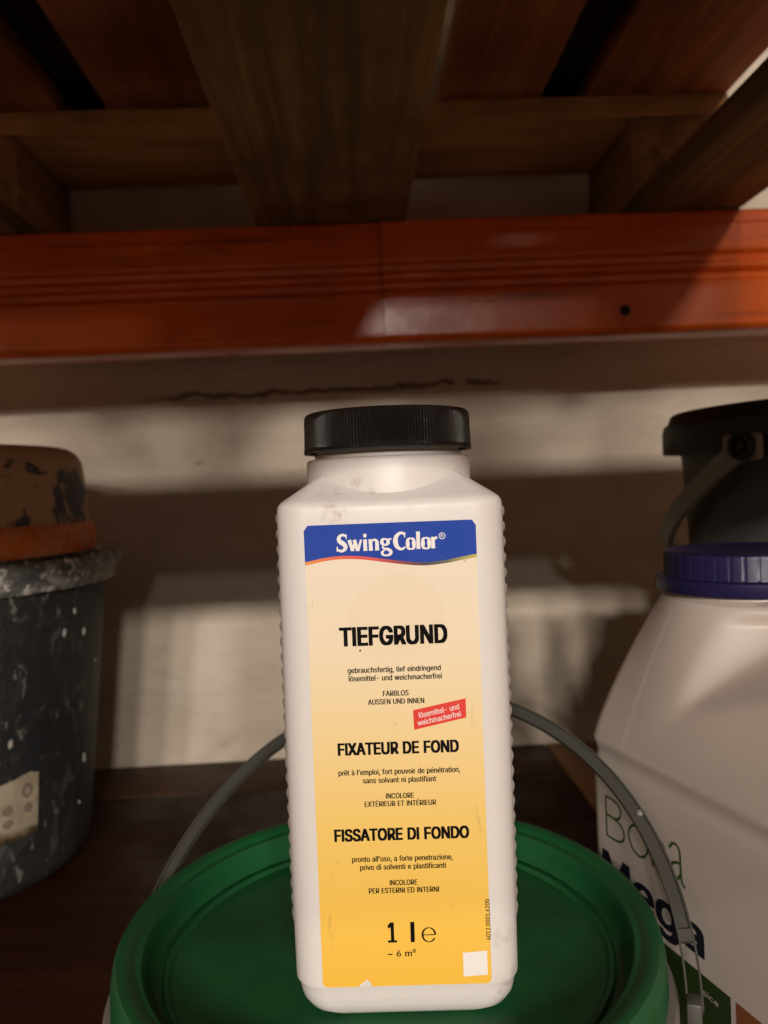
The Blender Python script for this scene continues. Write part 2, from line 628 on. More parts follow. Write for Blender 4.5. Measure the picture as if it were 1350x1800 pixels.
# ------------------------------------------------------------------ flat print helpers
# outlines of a plain grotesque, in thousandths of an em
GLYPH_DATA = r''''206|78,318 70,509 136,509 128,318
,188|38,-119 68,71 137,71 84,-119
-453|337,244 337,188 114,188 114,244
.188|95,-4 78,-1 63,9 53,24 50,41 53,59 63,73 78,83 95,87 113,83 128,73 138,59 141,41 138,24 128,9 113,-1
0453|227,-7 174,1 130,24 95,62 69,113 60,144 53,178 49,214 48,254 49,294 53,330 60,364 69,395 95,447 130,484 174,508 227,516 279,508 323,484 358,447 384,395 393,364 400,330 404,294 405,254 404,214 400,178 393,144 384,113 359,62 323,24 279,1|227,50 261,56 290,74 313,103 330,144 340,194 344,254 340,314 330,365 313,405 290,435 261,453 227,460 192,453 163,435 140,405 123,365 113,314 109,254 113,194 123,144 140,103 163,74 192,56
1453|76,0 76,55 391,55 391,0|276,509 276,0 212,0 212,448 209,448 86,358 86,427 198,509
2453|64,0 64,47 234,229 282,282 311,327 320,371 317,397 308,419 293,436 273,449 224,460 196,457 172,447 153,433 139,413 130,390 127,362 66,362 71,405 86,442 111,473 143,496 182,511 225,516 268,511 306,497 337,474 361,445 376,411 381,372 371,318 336,259 267,180 153,60 153,57 389,57 389,0
4453|40,105 40,158 247,509 311,509 109,166 109,163 413,163 413,105|282,0 282,121 282,146 282,318 343,318 343,0
6453|226,-7 182,-1 142,15 109,40 84,74 69,115 64,162 68,199 80,239 137,340 252,509 322,509 151,261 145,261 165,288 196,307 235,314 278,309 316,295 346,271 370,240 384,201 389,157 384,112 368,73 343,39 310,14 271,-2|226,48 254,52 279,63 299,79 314,101 324,128 327,157 324,187 314,213 299,235 279,251 254,262 226,265 198,262 174,252 153,235 138,214 128,188 125,158 128,128 138,102 153,79 174,63 198,52
A480|16,0 201,509 276,509 463,0 395,0 287,302 264,372 232,478 245,478 213,371 191,302 85,0|110,142 110,199 370,199 370,142
B456|60,0 60,509 241,509 289,504 329,491 359,469 381,442 394,410 398,374 395,344 387,320 356,286 315,267 315,262 339,257 363,245 385,227 402,203 414,173 418,136 413,100 400,67 377,39 344,18 301,4 247,0|125,57 245,57 296,63 330,80 349,105 355,137 352,161 342,184 327,203 306,218 279,228 248,231 125,231|125,285 238,285 288,296 308,309 323,326 333,348 336,372 330,403 313,429 283,446 240,452 125,452
C510|267,-7 235,-5 205,1 177,11 150,25 126,42 104,63 86,88 70,115 57,146 48,179 42,215 40,254 42,293 48,329 57,362 70,393 86,421 104,445 126,466 150,484 177,498 205,508 235,514 267,516 340,504 373,490 402,471 427,447 448,418 463,385 473,348 408,348 389,395 357,428 315,449 267,456 223,450 184,432 150,403 125,364 109,314 103,254 109,194 125,145 151,105 184,76 223,59 267,53 315,60 357,81 389,114 408,160 473,160 463,124 448,91 428,62 402,38 373,19 341,5 305,-4
D502|219,0 96,0 96,57 215,57 272,63 318,81 354,110 379,149 394,198 399,255 394,312 379,361 354,399 320,428 275,446 221,452 93,452 93,509 225,509 261,507 294,501 325,492 353,478 399,441 433,391 446,361 455,329 460,293 462,255 460,217 455,181 446,149 433,119 417,92 398,68 376,48 351,31 322,17 291,8 256,2|125,509 125,0 60,0 60,509
E419|60,0 60,509 372,509 372,452 125,452 125,286 355,286 355,229 125,229 125,57 375,57 375,0
F410|60,0 60,509 369,509 369,452 125,452 125,278 346,278 346,221 125,221 125,0
G520|269,-7 236,-5 205,1 176,11 149,25 125,43 104,64 85,88 69,116 57,146 47,179 42,215 40,254 42,293 47,329 57,362 69,393 85,421 103,445 125,466 149,484 175,498 203,508 233,514 265,516 304,513 340,504 374,489 403,469 429,445 449,416 465,384 474,349 408,349 387,393 356,427 315,448 265,456 222,450 183,432 150,404 125,364 109,314 103,254 109,194 125,145 151,105 184,76 224,59 269,53 309,57 345,71 374,93 396,123 410,160 415,202 434,199 283,199 283,256 478,256 478,200 471,141 451,91 419,50 377,19 326,0
I186|60,0 60,509 126,509 126,0
L393|60,0 60,509 125,509 125,57 361,57 361,0
M628|60,0 60,509 152,509 277,187 287,159 299,123 311,84 322,49 307,49 318,83 330,121 342,158 352,187 476,509 568,509 568,0 504,0 504,291 504,327 505,369 506,413 507,457 513,457 498,409 482,363 467,322 456,291 342,0 286,0 170,291 159,321 145,361 129,408 112,457 119,457 120,416 121,372 122,328 122,291 122,0
N523|60,0 60,509 136,509 343,183 363,151 388,107 414,55 405,54 401,108 399,157 399,195 399,509 463,509 463,0 387,0 202,290 177,331 148,381 108,452 119,454 122,384 124,328 125,291 125,0
O533|267,-7 235,-5 205,1 177,11 150,25 126,42 105,63 86,88 70,115 57,146 48,179 42,215 40,254 42,293 48,329 57,362 70,393 86,421 105,445 126,466 150,484 177,498 205,508 235,514 267,516 299,514 329,508 357,498 384,484 408,466 429,445 448,421 464,393 477,362 486,329 491,293 493,254 491,215 486,179 477,146 464,115 448,88 429,63 408,42 384,25 357,11 329,1 299,-5|267,53 310,59 349,76 383,105 408,144 425,194 430,254 425,314 408,365 383,404 349,433 310,450 267,456 223,450 184,433 151,404 125,364 109,314 103,254 109,194 125,144 151,105 184,76 223,59
P445|60,0 60,509 235,509 289,503 332,487 366,462 390,430 404,391 409,348 404,304 390,265 366,233 332,207 289,191 235,186 109,186 109,242 233,242 269,246 297,256 318,272 333,294 342,319 344,348 342,376 333,402 318,423 297,439 268,449 232,452 125,452 125,0
R449|60,0 60,509 236,509 290,504 333,489 367,465 390,433 405,395 409,352 405,309 390,271 367,240 333,217 289,203 236,198 96,198 96,255 234,255 269,258 298,267 319,281 334,300 342,324 345,352 342,380 334,405 319,425 298,440 269,449 233,452 125,452 125,0|353,0 230,229 303,229 428,0
S447|224,-9 172,-4 128,9 91,31 64,60 46,96 38,137 104,137 110,110 123,88 142,71 166,59 224,49 257,52 286,60 311,74 329,92 341,114 346,139 342,161 332,179 296,205 245,222 184,239 128,260 86,289 60,326 52,372 58,413 75,448 102,476 138,498 180,511 227,516 275,511 316,498 351,476 377,449 394,415 401,378 337,378 326,412 302,437 267,453 225,459 194,456 167,448 145,435 129,418 118,398 115,376 119,352 131,334 169,308 212,293 264,279 312,264 359,238 395,198 405,171 408,139 403,99 386,64 360,34 323,11 278,-4
T449|32,452 32,509 417,509 417,452 257,452 257,0 193,0 193,452
U517|259,-8 203,-2 154,15 114,43 85,80 66,124 60,173 60,509 124,509 124,178 128,144 141,113 160,87 187,68 220,56 259,52 298,56 331,68 357,87 377,113 389,144 393,178 393,509 457,509 457,173 451,124 433,80 403,43 363,15 315,-2
X474|18,0 217,284 217,236 29,509 104,509 178,400 204,361 223,329 243,292 232,292 252,329 272,361 298,400 374,509 446,509 259,239 259,287 456,0 382,0 292,129 268,165 250,195 230,231 244,231 225,196 206,166 182,129 91,0
a389|160,-9 126,-5 94,5 68,22 48,45 35,73 30,108 34,138 43,161 58,179 78,193 125,211 178,220 234,227 265,235 273,243 276,255 276,257 267,297 240,322 196,331 149,322 118,301 100,274 41,291 57,322 79,346 104,364 133,375 194,384 239,379 286,360 306,343 322,320 333,290 337,251 337,0 277,0 277,52 272,52 252,25 215,1|170,45 202,49 228,59 248,74 263,93 272,115 276,138 276,190 259,182 231,176 200,171 175,168 134,159 103,139 95,124 92,105 102,72 130,52
b424|229,-8 198,-5 172,4 138,31 118,59 112,59 112,0 53,0 53,509 114,509 114,319 118,319 137,346 171,373 197,381 229,384 274,378 313,361 345,332 370,293 385,245 390,189 385,133 370,84 346,45 313,16 274,-2|220,47 253,51 279,66 301,88 316,117 325,151 328,189 325,227 316,261 301,290 280,311 253,325 220,330 188,325 161,312 140,291 125,263 116,229 113,189 116,150 125,115 140,86 162,65 188,51
c396|207,-8 159,-2 117,16 82,46 56,85 40,133 34,187 40,243 56,291 82,330 117,360 159,378 207,384 260,377 305,356 340,322 362,277 303,262 290,289 270,311 242,325 207,330 173,325 145,310 124,287 108,258 99,224 96,187 99,151 108,117 124,89 145,66 173,51 207,46 243,52 271,66 292,89 304,117 363,102 341,56 306,21 261,-1
d424|195,-8 151,-2 111,16 79,45 55,84 39,133 34,189 39,245 55,293 79,332 112,361 151,378 196,384 228,381 253,373 287,346 306,319 311,319 311,509 372,509 372,0 313,0 313,59 307,59 287,31 252,4 227,-5|205,47 236,51 263,65 284,86 299,115 309,150 312,189 309,229 300,263 284,291 263,312 237,325 205,330 172,325 145,311 124,290 108,261 99,227 96,189 99,151 109,117 124,88 145,66 172,51
e404|212,-8 161,-2 117,16 82,46 56,85 40,132 34,187 39,242 55,290 81,329 115,359 157,378 205,384 266,374 294,361 319,341 341,315 357,282 368,242 371,194 371,169 75,169 75,221 338,221 310,202 307,237 298,269 283,294 263,314 237,326 205,330 173,326 146,313 125,294 109,270 99,241 96,211 96,178 100,139 110,106 128,80 151,61 179,50 212,46 254,53 285,73 306,105 365,91 353,63 335,39 311,19 283,4 249,-5
f254|228,379 228,327 6,327 6,379|81,0 81,432 84,461 96,486 113,505 135,519 187,530 222,527 243,521 227,468 215,472 195,474 171,470 154,460 145,443 142,419 142,0
g425|207,-151 168,-148 134,-140 82,-110 51,-69 101,-41 122,-66 154,-88 207,-97 249,-92 282,-75 304,-47 311,-6 311,68 306,68 287,41 252,16 227,8 195,5 152,10 113,27 80,53 55,90 39,136 34,191 39,246 55,293 80,332 112,361 152,378 196,384 228,382 253,373 288,346 308,319 313,319 313,379 372,379 372,-9 367,-54 350,-90 324,-117 291,-136 251,-147|205,59 237,63 264,75 285,95 300,121 309,154 312,193 309,231 300,264 285,291 264,312 237,325 205,330 172,325 145,312 124,290 109,262 99,229 96,193 99,155 109,123 124,96 145,76 172,63
h410|114,227 114,0 53,0 53,509 114,509 114,287 102,287 124,332 152,362 187,379 227,384 264,380 295,369 321,349 341,321 353,285 357,240 357,0 296,0 296,235 290,275 273,304 246,323 210,329 184,326 161,317 141,303 126,283 117,257
i167|53,0 53,379 114,379 114,0|84,443 67,446 54,455 44,468 41,483 44,499 54,512 67,521 84,524 100,521 114,512 123,499 126,483 123,468 114,455 100,446
l174|55,0 55,520 118,520 118,0
m610|53,0 53,379 112,379 112,295 108,295 118,323 132,346 172,376 219,386 257,380 287,361 309,331 321,295 312,295 322,321 337,343 381,375 437,386 468,383 497,372 522,354 541,328 553,296 557,255 557,0 496,0 496,254 490,289 473,313 447,326 419,330 395,328 374,320 345,290 335,247 335,0 274,0 274,260 269,288 253,311 229,326 199,330 158,320 140,307 126,289 117,266 114,238 114,0
n410|114,227 114,0 53,0 53,379 112,379 112,287 102,287 124,332 152,362 187,379 227,384 264,380 295,369 321,349 341,321 353,285 357,240 357,0 296,0 296,235 290,275 273,304 246,323 210,329 184,326 161,317 141,303 126,283 117,257
o415|207,-8 159,-2 117,16 82,46 56,85 40,133 34,187 40,243 56,291 82,330 117,360 159,378 207,384 256,378 299,360 333,330 359,291 376,243 381,187 376,133 359,85 333,46 299,16 256,-2|207,46 242,51 270,66 292,89 307,117 316,151 319,187 316,224 307,258 292,287 270,310 242,325 207,330 173,325 145,310 124,287 108,258 99,224 96,187 99,151 108,117 124,89 145,66 173,51
p424|53,-143 53,379 112,379 112,319 118,319 137,346 171,373 197,381 229,384 274,378 313,361 345,332 370,293 385,245 390,189 385,133 370,84 346,45 313,16 274,-2 229,-8 198,-5 173,4 138,31 118,59 114,59 114,-143|220,47 253,51 279,66 301,88 316,117 325,151 328,189 325,227 316,261 301,290 280,311 253,325 220,330 188,325 161,312 140,291 125,263 116,229 113,189 116,150 125,115 140,86 162,65 188,51
r259|53,0 53,379 112,379 112,321 115,321 130,347 152,367 181,380 213,385 229,384 243,384 243,322 230,324 207,326 182,323 159,315 140,301 126,284 117,262 114,237 114,0
s365|182,-8 145,-5 112,3 84,18 62,38 45,63 36,94 94,107 105,79 124,60 150,49 181,45 217,50 244,62 262,81 268,103 265,121 254,136 237,147 212,155 149,170 104,186 72,208 53,237 47,274 51,305 65,332 87,354 115,370 149,381 187,384 223,381 254,372 279,358 299,339 324,290 268,277 258,298 243,316 219,328 187,333 156,329 131,317 114,299 109,277 112,258 124,243 172,223 229,209 275,194 306,171 325,142 331,107 326,75 312,47 290,24 260,6 223,-5
t227|204,379 204,327 6,327 6,379|65,471 126,471 126,98 128,76 136,61 150,53 170,50 185,51 202,54 213,2 192,-3 168,-4 125,2 92,21 72,52 65,93
u410|182,-5 146,-1 115,11 89,31 69,59 57,95 53,139 53,379 114,379 114,144 119,105 137,75 164,56 200,50 226,53 249,62 268,77 283,97 293,122 296,153 296,379 357,379 357,0 298,0 298,92 307,92 286,47 257,17 222,0
v389|163,0 17,379 84,379 165,155 187,87 206,21 184,21 203,87 224,155 305,379 371,379 226,0
w567|138,0 23,379 87,379 133,214 154,137 175,41 165,41 186,135 206,214 252,379 316,379 362,214 382,136 402,41 391,41 413,135 434,214 480,379 545,379 429,0 368,0 319,172 305,225 291,280 277,338 291,338 277,280 263,225 248,172 199,0
z380|42,0 42,46 254,320 254,323 48,323 48,379 333,379 333,331 126,60 126,56 339,56 339,0
~453|52,150 55,188 66,218 82,240 103,255 151,266 197,256 246,221 275,198 299,192 318,196 332,207 341,226 344,253 400,253 397,215 386,185 370,163 349,148 301,137 254,148 207,182 177,204 154,210 136,207 121,196 111,178 108,150
²305|39,306 39,348 154,439 181,462 198,481 203,500 199,517 187,530 169,538 148,540 126,538 108,529 97,516 93,499 37,499 45,535 68,563 104,581 148,587 194,581 230,564 253,538 261,505 257,482 245,457 219,429 175,395 121,355 121,353 269,353 269,306
É419|60,0 60,509 372,509 372,452 125,452 125,286 355,286 355,229 125,229 125,57 375,57 375,0|191,558 239,659 307,659 241,558
à389|160,-9 126,-5 94,5 68,22 48,45 35,73 30,108 34,138 43,161 58,179 78,193 125,211 178,220 234,227 265,235 273,243 276,255 276,257 267,297 240,322 196,331 149,322 118,301 100,274 41,291 57,322 79,346 104,364 133,375 194,384 239,379 286,360 306,343 322,320 333,290 337,251 337,0 277,0 277,52 272,52 252,25 215,1|170,45 202,49 228,59 248,74 263,93 272,115 276,138 276,190 259,182 231,176 200,171 175,168 134,159 103,139 95,124 92,105 102,72 130,52|165,429 99,529 168,529 215,429
é404|212,-8 161,-2 117,16 82,46 56,85 40,132 34,187 39,242 55,290 81,329 115,359 157,378 205,384 266,374 294,361 319,341 341,315 357,282 368,242 371,194 371,169 75,169 75,221 338,221 310,202 307,237 298,269 283,294 263,314 237,326 205,330 173,326 146,313 125,294 109,270 99,241 96,211 96,178 100,139 110,106 128,80 151,61 179,50 212,46 254,53 285,73 306,105 365,91 353,63 335,39 311,19 283,4 249,-5|177,429 225,529 293,529 227,429
ê404|212,-8 161,-2 117,16 82,46 56,85 40,132 34,187 39,242 55,290 81,329 115,359 157,378 205,384 266,374 294,361 319,341 341,315 357,282 368,242 371,194 371,169 75,169 75,221 338,221 310,202 307,237 298,269 283,294 263,314 237,326 205,330 173,326 146,313 125,294 109,270 99,241 96,211 96,178 100,139 110,106 128,80 151,61 179,50 212,46 254,53 285,73 306,105 365,91 353,63 335,39 311,19 283,4 249,-5|155,435 95,435 95,438 175,529 233,529 313,438 313,435 252,435 204,495
ö415|207,-8 159,-2 117,16 82,46 56,85 40,133 34,187 40,243 56,291 82,330 117,360 159,378 207,384 256,378 299,360 333,330 359,291 376,243 381,187 376,133 359,85 333,46 299,16 256,-2|207,46 242,51 270,66 292,89 307,117 316,151 319,187 316,224 307,258 292,287 270,310 242,325 207,330 173,325 145,310 124,287 108,258 99,224 96,187 99,151 108,117 124,89 145,66 173,51|279,443 264,446 251,455 242,468 239,483 242,499 251,512 264,520 279,523 295,520 308,512 317,499 320,483 317,468 308,455 295,446|136,443 120,446 107,455 98,468 95,483 98,499 107,512 120,520 136,523 151,520 164,512 173,499 176,483 173,468 164,455 151,446
'''
GLYPHS = {}
for ln in GLYPH_DATA.strip('\n').split('\n'):
    f_ = ln[1:].split('|')
    GLYPHS[ln[0]] = (int(f_[0]), [[tuple(int(q) for q in p.split(',')) for p in c.split(' ')] for c in f_[1:] if c])
CAPH = max(p[1] for c in GLYPHS['E'][1] for p in c)


def sarea(c):
    return sum(a[0] * b[1] - b[0] * a[1] for a, b in zip(c, c[1:] + c[:1]))


def inside(p, c):
    r = False
    for a, b in zip(c, c[1:] + c[:1]):
        if (a[1] > p[1]) != (b[1] > p[1]) and p[0] < (b[0] - a[0]) * (p[1] - a[1]) / (b[1] - a[1]) + a[0]:
            r = not r
    return r


def solids(cs):
    """every filled outline of a glyph together with the counters cut into it"""
    sg = sarea(max(cs, key=lambda c: abs(sarea(c))))
    out = [[c] for c in cs if sarea(c) * sg > 0]
    for h in cs:
        if sarea(h) * sg <= 0:
            for g in out:
                if inside(h[0], g[0]):
                    g.append(h)
                    break
    return out


for k_, (a_, cs_) in list(GLYPHS.items()):
    GLYPHS[k_] = (a_, solids(cs_))


def text_mesh(body, name, x0, x1, base, h, dx=0.0, off=0.0, dz=0.0):
    """lettering in the local XZ plane facing -Y, fitted between x0 and x1 with capitals h high"""
    pen, layers = 0, {}
    for ch in body:
        if ch == ' ':
            pen += 235
            continue
        adv, gs = GLYPHS[ch]
        for i, g in enumerate(gs):
            layers.setdefault(i, []).extend([[(x + pen, y) for x, y in c] for c in g])
        pen += adv
    vs, fs = [], []
    for i, cs in sorted(layers.items()):
        cu = bpy.data.curves.new('t', 'CURVE')
        cu.dimensions = '2D'
        cu.fill_mode = 'BOTH'
        for c in cs:
            sp = cu.splines.new('POLY')
            sp.points.add(len(c) - 1)
            for pt, (x, y) in zip(sp.points, c):
                pt.co = (x / 1000, y / 1000, 0, 1)
            sp.use_cyclic_u = True
        o = bpy.data.objects.new('t', cu)
        COL.objects.link(o)
        bpy.context.view_layer.update()
        ev = o.evaluated_get(bpy.context.evaluated_depsgraph_get())
        me = ev.to_mesh()
        o0 = len(vs)
        vs += [Vector((v.co.x, v.co.y, i)) for v in me.vertices]
        fs += [tuple(q + o0 for q in p.vertices) for p in me.polygons]
        ev.to_mesh_clear()
        bpy.data.objects.remove(o)
        bpy.data.curves.remove(cu)
    mn = min(v.x for v in vs)
    mx = max(v.x for v in vs)
    sx = (x1 - x0 - dx) / (mx - mn)
    sz = (h - dz) / CAPH * 1000
    V, F = [], []
    sh = [(0, 0)] if dx == 0 else [(0, 0), (.33, 0), (.67, 0), (1, 0), (0, 1), (.33, 1), (.67, 1), (1, 1), (0, .5), (1, .5)] if dz else [(0, 0), (.5, 0), (1, 0)]
    for k, (p, q) in enumerate(sh):
        o0 = len(V)
        V += [(x0 + (v.x - mn) * sx + dx * p, -.000003 * k - .0000012 * v.z, base + v.y * sz + dz * q) for v in vs]
        F += [tuple(i + o0 for i in f) for f in fs]
    me = bpy.data.meshes.new(name)
    me.from_pydata(V, [], F)
    return me


def ribbon(pts, widths, n=26):
    """stroke with changing pen width in XZ; pts [(x, z)]"""
    P = []
    W = []
    m = len(pts)

    def cr(a, b, c, d, t):
        return .5 * (2 * b + (c - a) * t + (2 * a - 5 * b + 4 * c - d) * t * t + (3 * b - a - 3 * c + d) * t ** 3)
    for i in range(m - 1):
        q = [pts[max(0, i - 1)], pts[i], pts[i + 1], pts[min(m - 1, i + 2)]]
        k = max(2, n // (m - 1))
        for j in range(k + (1 if i == m - 2 else 0)):
            t = j / k
            P.append((cr(q[0][0], q[1][0], q[2][0], q[3][0], t), cr(q[0][1], q[1][1], q[2][1], q[3][1], t)))
            W.append(lerp(widths[i], widths[i + 1], t))
    vs, fs = [], []
    for i, (p, wd) in enumerate(zip(P, W)):
        a = P[max(0, i - 1)]
        b = P[min(len(P) - 1, i + 1)]
        dx, dz = b[0] - a[0], b[1] - a[1]
        L = math.hypot(dx, dz) or 1
        nx, nz = -dz / L, dx / L
        vs += [(p[0] + nx * wd / 2, p[1] + nz * wd / 2), (p[0] - nx * wd / 2, p[1] - nz * wd / 2)]
        if i:
            k = 2 * i
            fs.append((k - 2, k - 1, k + 1, k))
    return vs, fs


def strokes(name, items):
    """items: list of (pts, widths); each stroke lies a few microns above the one before"""
    V, F = [], []
    for k, (p, wd) in enumerate(items):
        vs, fs = ribbon(p, wd)
        o = len(V)
        V += [(x, -.000006 * (k % 5), z) for x, z in vs]
        F += [tuple(i + o for i in f) for f in fs]
    me = bpy.data.meshes.new(name)
    me.from_pydata(V, [], F)
    bm = bmesh.new()
    bm.from_mesh(me)
    for f in bm.faces:
        f.normal_update()
        if f.normal.y > 0: f.normal_flip()
    bm.to_mesh(me)
    bm.free()
    return me


def flat(name, pts, y=0.0):
    me = bpy.data.meshes.new(name)
    me.from_pydata([(x, y, z) for x, z in pts], [], [tuple(range(len(pts)))])
    bm = bmesh.new()
    bm.from_mesh(me)
    for f in bm.faces:
        f.normal_update()
        if f.normal.y > 0: f.normal_flip()
    bmesh.ops.triangulate(bm, faces=bm.faces[:])
    bm.to_mesh(me)
    bm.free()
    return me


# ================================================================== the setting
WALL_Y = .955
# plastered wall
vs, fs = [], []
nx, nz = 260, 150
X0, X1, Z0, Z1 = -1.3, 1.4, -.06, 1.5
for j in range(nz + 1):
    for i in range(nx + 1):
        x = lerp(X0, X1, i / nx)
        z = lerp(Z0, Z1, j / nz)
        h = noise.noise(Vector((x * 2, 3.1, z * 13))) * .011 + noise.noise(Vector((x * 9, 8.1, z * 18))) * .0016 + noise.noise(Vector((x * 30, 1.1, z * 45))) * .0004
        vs.append((x, h, z))
for j in range(nz):
    for i in range(nx):
        a = j * (nx + 1) + i
        fs.append((a, a + 1, a + nx + 2, a + nx + 1))
wl = link('wall', mesh('wall', vs, fs, 60), M['plaster'], loc=(0, WALL_Y, 0))
tag(wl, 'rough white plastered wall behind the rack, with a long dark crack', kind='structure')

# shelf of the rack: two boards, and a back strip coloured lighter as lamplit
shelf = empty('shelf', (0, 0, 0))
tag(shelf, 'dark brown wooden shelf that the buckets and the jug stand on', kind='structure')
for nm, x0, x1, y0, y1, m, lab_ in (
        ('board', -1.3, .2145, -.14, .850, M['ply_dark'], 'dark red-brown front board'),
        ('board', -1.3, .2145, .852, .948, M['ply_lit'], 'back strip of the dark shelf, lamp light put into its colour'),
        ('board', .2165, 1.4, -.14, .948, M['ply_tan'], 'tan board on the right')):
    b = link(nm, box(nm, x1 - x0, y1 - y0, .021, .0012, 2), m, shelf, ((x0 + x1) / 2, (y0 + y1) / 2, -.0105))
    b['label'] = lab_

# ------------------------------------------------------------------ pallet rack: orange beams
ZB = E(.254)                                   # top of the beams = underside of the pallet


def beam_profile(d=.05, H=.116, proud=0.0, lean=0.0):
    p = []

    def arc(y0, z0, y1, z1, bulge, n=6):
        for i in range(n + 1):
            t = i / n
            s = math.sin(t * math.pi) * bulge
            p.append((lerp(y0, y1, t) + s, lerp(z0, z1, t)))
    arc(.003, 0, 0, -.003, -.0008, 4)
    p.append((0, -.0125))
    p.append((.0016, -.0132))
    p.append((.0016, -.0150))
    p.append((0, -.0158))
    p.append((0, -.0350))
    arc(0, -.037, .0045, -.0425, -.0012, 6)
    p.append((.0060, -.0465))
    arc(.0060, -.0475, .0010, -.0525, -.0016, 6)
    arc(.0010, -.0530, .0075, -.0590, -.0020, 6)
    p.append((.0085, -.0630))
    arc(.0085, -.0640, 0, -.0720, -.0034, 8)
    p.append((-.0006, -.0790))
    p.append((0, -.1060))
    arc(0, -.1080, .0070, -H, -.0026, 8)
    p.append((d - .003, -H))
    p.append((d, -H + .003))
    p.append((d, -.003))
    p.append((d - .003, 0))
    return [(y - proud - (z + .055) * lean * (1 if y < .02 else 0), z) for y, z in p]


def extrude_x(name, prof, x0, x1, seg=40, wob=.0006):
    vs, fs = [], []
    n = len(prof)
    for k in range(seg + 1):
        x = lerp(x0, x1, k / seg)
        for y, z in prof:
            h = noise.noise(Vector((x * 5, y * 20, z * 20 + 3))) * wob
            vs.append((x, y + h, z + h * .4))
    for k in range(seg):
        for i in range(n):
            j = (i + 1) % n
            fs.append((k * n + i, k * n + j, (k + 1) * n + j, (k + 1) * n + i))
    fs.append(list(range(n))[::-1])
    fs.append([seg * n + i for i in range(n)])
    return mesh(name, vs, fs, 30)


rack = empty('pallet_rack', (0, .774, ZB))
tag(rack, 'orange painted steel rack beam crossing the picture under the pallet', 'rack beam')
link('beam', extrude_x('beam', beam_profile(), -1.3, .0345), M['orange'], rack)
link('beam', extrude_x('beam', beam_profile(proud=.0028, lean=.021), .0350, 1.35), M['orange'], rack)
bh = link('bolt_hole', lathe('bolt_hole', [(.0001, .0016), (.0040, .0016), (.0052, .0004), (.0052, -.004)], 20), M['rubber'], rack,
          (.2695, -.0024, -.0945), (R(90), 0, 0))
# the beam at the front of the bay, above and behind the camera
fb = link('beam', extrude_x('beam', [(-y, z) for y, z in beam_profile(H=.122)][::-1], -1.3, 1.35), M['orange'], rack,
          (0, -.098 - .774 - .05 + .05, 0))

# ------------------------------------------------------------------ pallet resting on the beams
PX = -.012
PY0, PY1 = -.262, .938
pal = empty('wooden_pallet', (PX, 0, ZB))
tag(pal, 'worn wooden pallet seen from below, resting on the orange beam', 'pallet')
L = PY1 - PY0
YC = (PY0 + PY1) / 2
for i, (xc, wd) in enumerate(((-.35, .100), (0, .145), (.35, .100))):
    b = link('skid', box('skid', wd, L, .022, .0022, 2, wob=.0012, cuts=24), M['wood_old'], pal, (xc, YC, .0112))
    for j, (y0, ln) in enumerate(((PY0, .145), (YC - .0725, .145), (PY1 - .145, .145))):
        link('block', box('block', wd - .001, ln - .002, .0775, .002, 2, wob=.0006), M['wood_blk'], pal,
             (xc, y0 + ln / 2, .0222 + .0389))
for y0 in (PY0, YC - .0725, PY1 - .145):
    link('stringer', box('stringer', .80, .145, .0218, .0018, 2, wob=.0011, cuts=20), M['wood_tan'], pal,
         (0, y0 + .0725, .1002 + .0110))
for xc, wd in ((-.329, .143), (-.1625, .100), (0, .145), (.1625, .100), (.329, .143)):
    link('deck_board', box('deck_board', wd, L, .0218, .0018, 2, wob=.0011, cuts=24), M['wood_red'], pal,
         (xc, YC, .1223 + .0110))

# dark loads seen through the gaps; the last, unseen, is added to block light
for xc, wd, yc, ln, h, lb in ((-.275, .31, .706, .466, .26, 'dark load seen through the left gaps of the pallet'),
                              (.247, .100, .70, .46, .12, 'dark load seen through the right gap of the pallet'),
                              (0, .78, .1050, .724, .36, 'unseen dark block added on the front half of the pallet to stop lamp light')):
    e_ = empty('load_and_light_blocker', (PX + xc, yc, ZB + .1450))
    tag(e_, lb, 'crate')
    link('body', box('body', wd, ln, h, .006, 2), M['crate'], e_, (0, 0, h / 2 + .004))
    link('lid', box('lid', wd + .006, ln + .006, .02, .004, 2), M['crate'], e_, (0, 0, h + .0145))

# ================================================================== green bucket (the bottle stands on its lid)
GX, GY, GZ = .006, .386, E(-.2094)
gb = empty('green_lidded_bucket', (GX, GY, 0))
tag(gb, 'bucket with round green lid and raised grey handle, under the white bottle', 'bucket')
lid_prof = [(.1235, -.0185), (.1262, -.0180), (.1266, -.0150), (.1262, -.0045), (.1252, -.0016), (.1235, -.0002), (.1210, 0),
            (.1188, -.0003), (.1172, -.0010), (.1163, -.0016), (.1154, -.0018), (.1146, -.0017), (.1132, -.0018), (.1122, -.0026),
            (.1112, -.0052), (.1098, -.0078), (.1080, -.0088), (.1052, -.0088), (.1040, -.0080), (.1022, -.0080), (.1008, -.0090), (.0960, -.0091)]
rings = [.0960, .085, .07, .055, .04, .025, .012, .0015]
lid_prof += [(r, -.00905 - .0001 * (1 - r / .096)) for r in rings[1:]]
lid_prof = [(r * 1.030, z - .004 if z < -.014 else (z * (.0166 / .0091) if z > -.009 else z - .0075)) for r, z in lid_prof]
lid = link('lid', lathe('lid', lid_prof, 160, 40, cap1=True), M['green'], gb, (0, 0, GZ))
body_prof = [(.1080, 0), (.1115, .0012), (.1135, .006), (.1232, GZ - .034), (.1232, GZ - .0325), (.1325, GZ - .0322), (.1345, GZ - .0305),
             (.1345, GZ - .0265), (.1330, GZ - .0240), (.1265, GZ - .0238), (.1255, GZ - .010)]
link('body', lathe('body', body_prof, 128, 40, cap0=True), M['collar_grey'], gb)

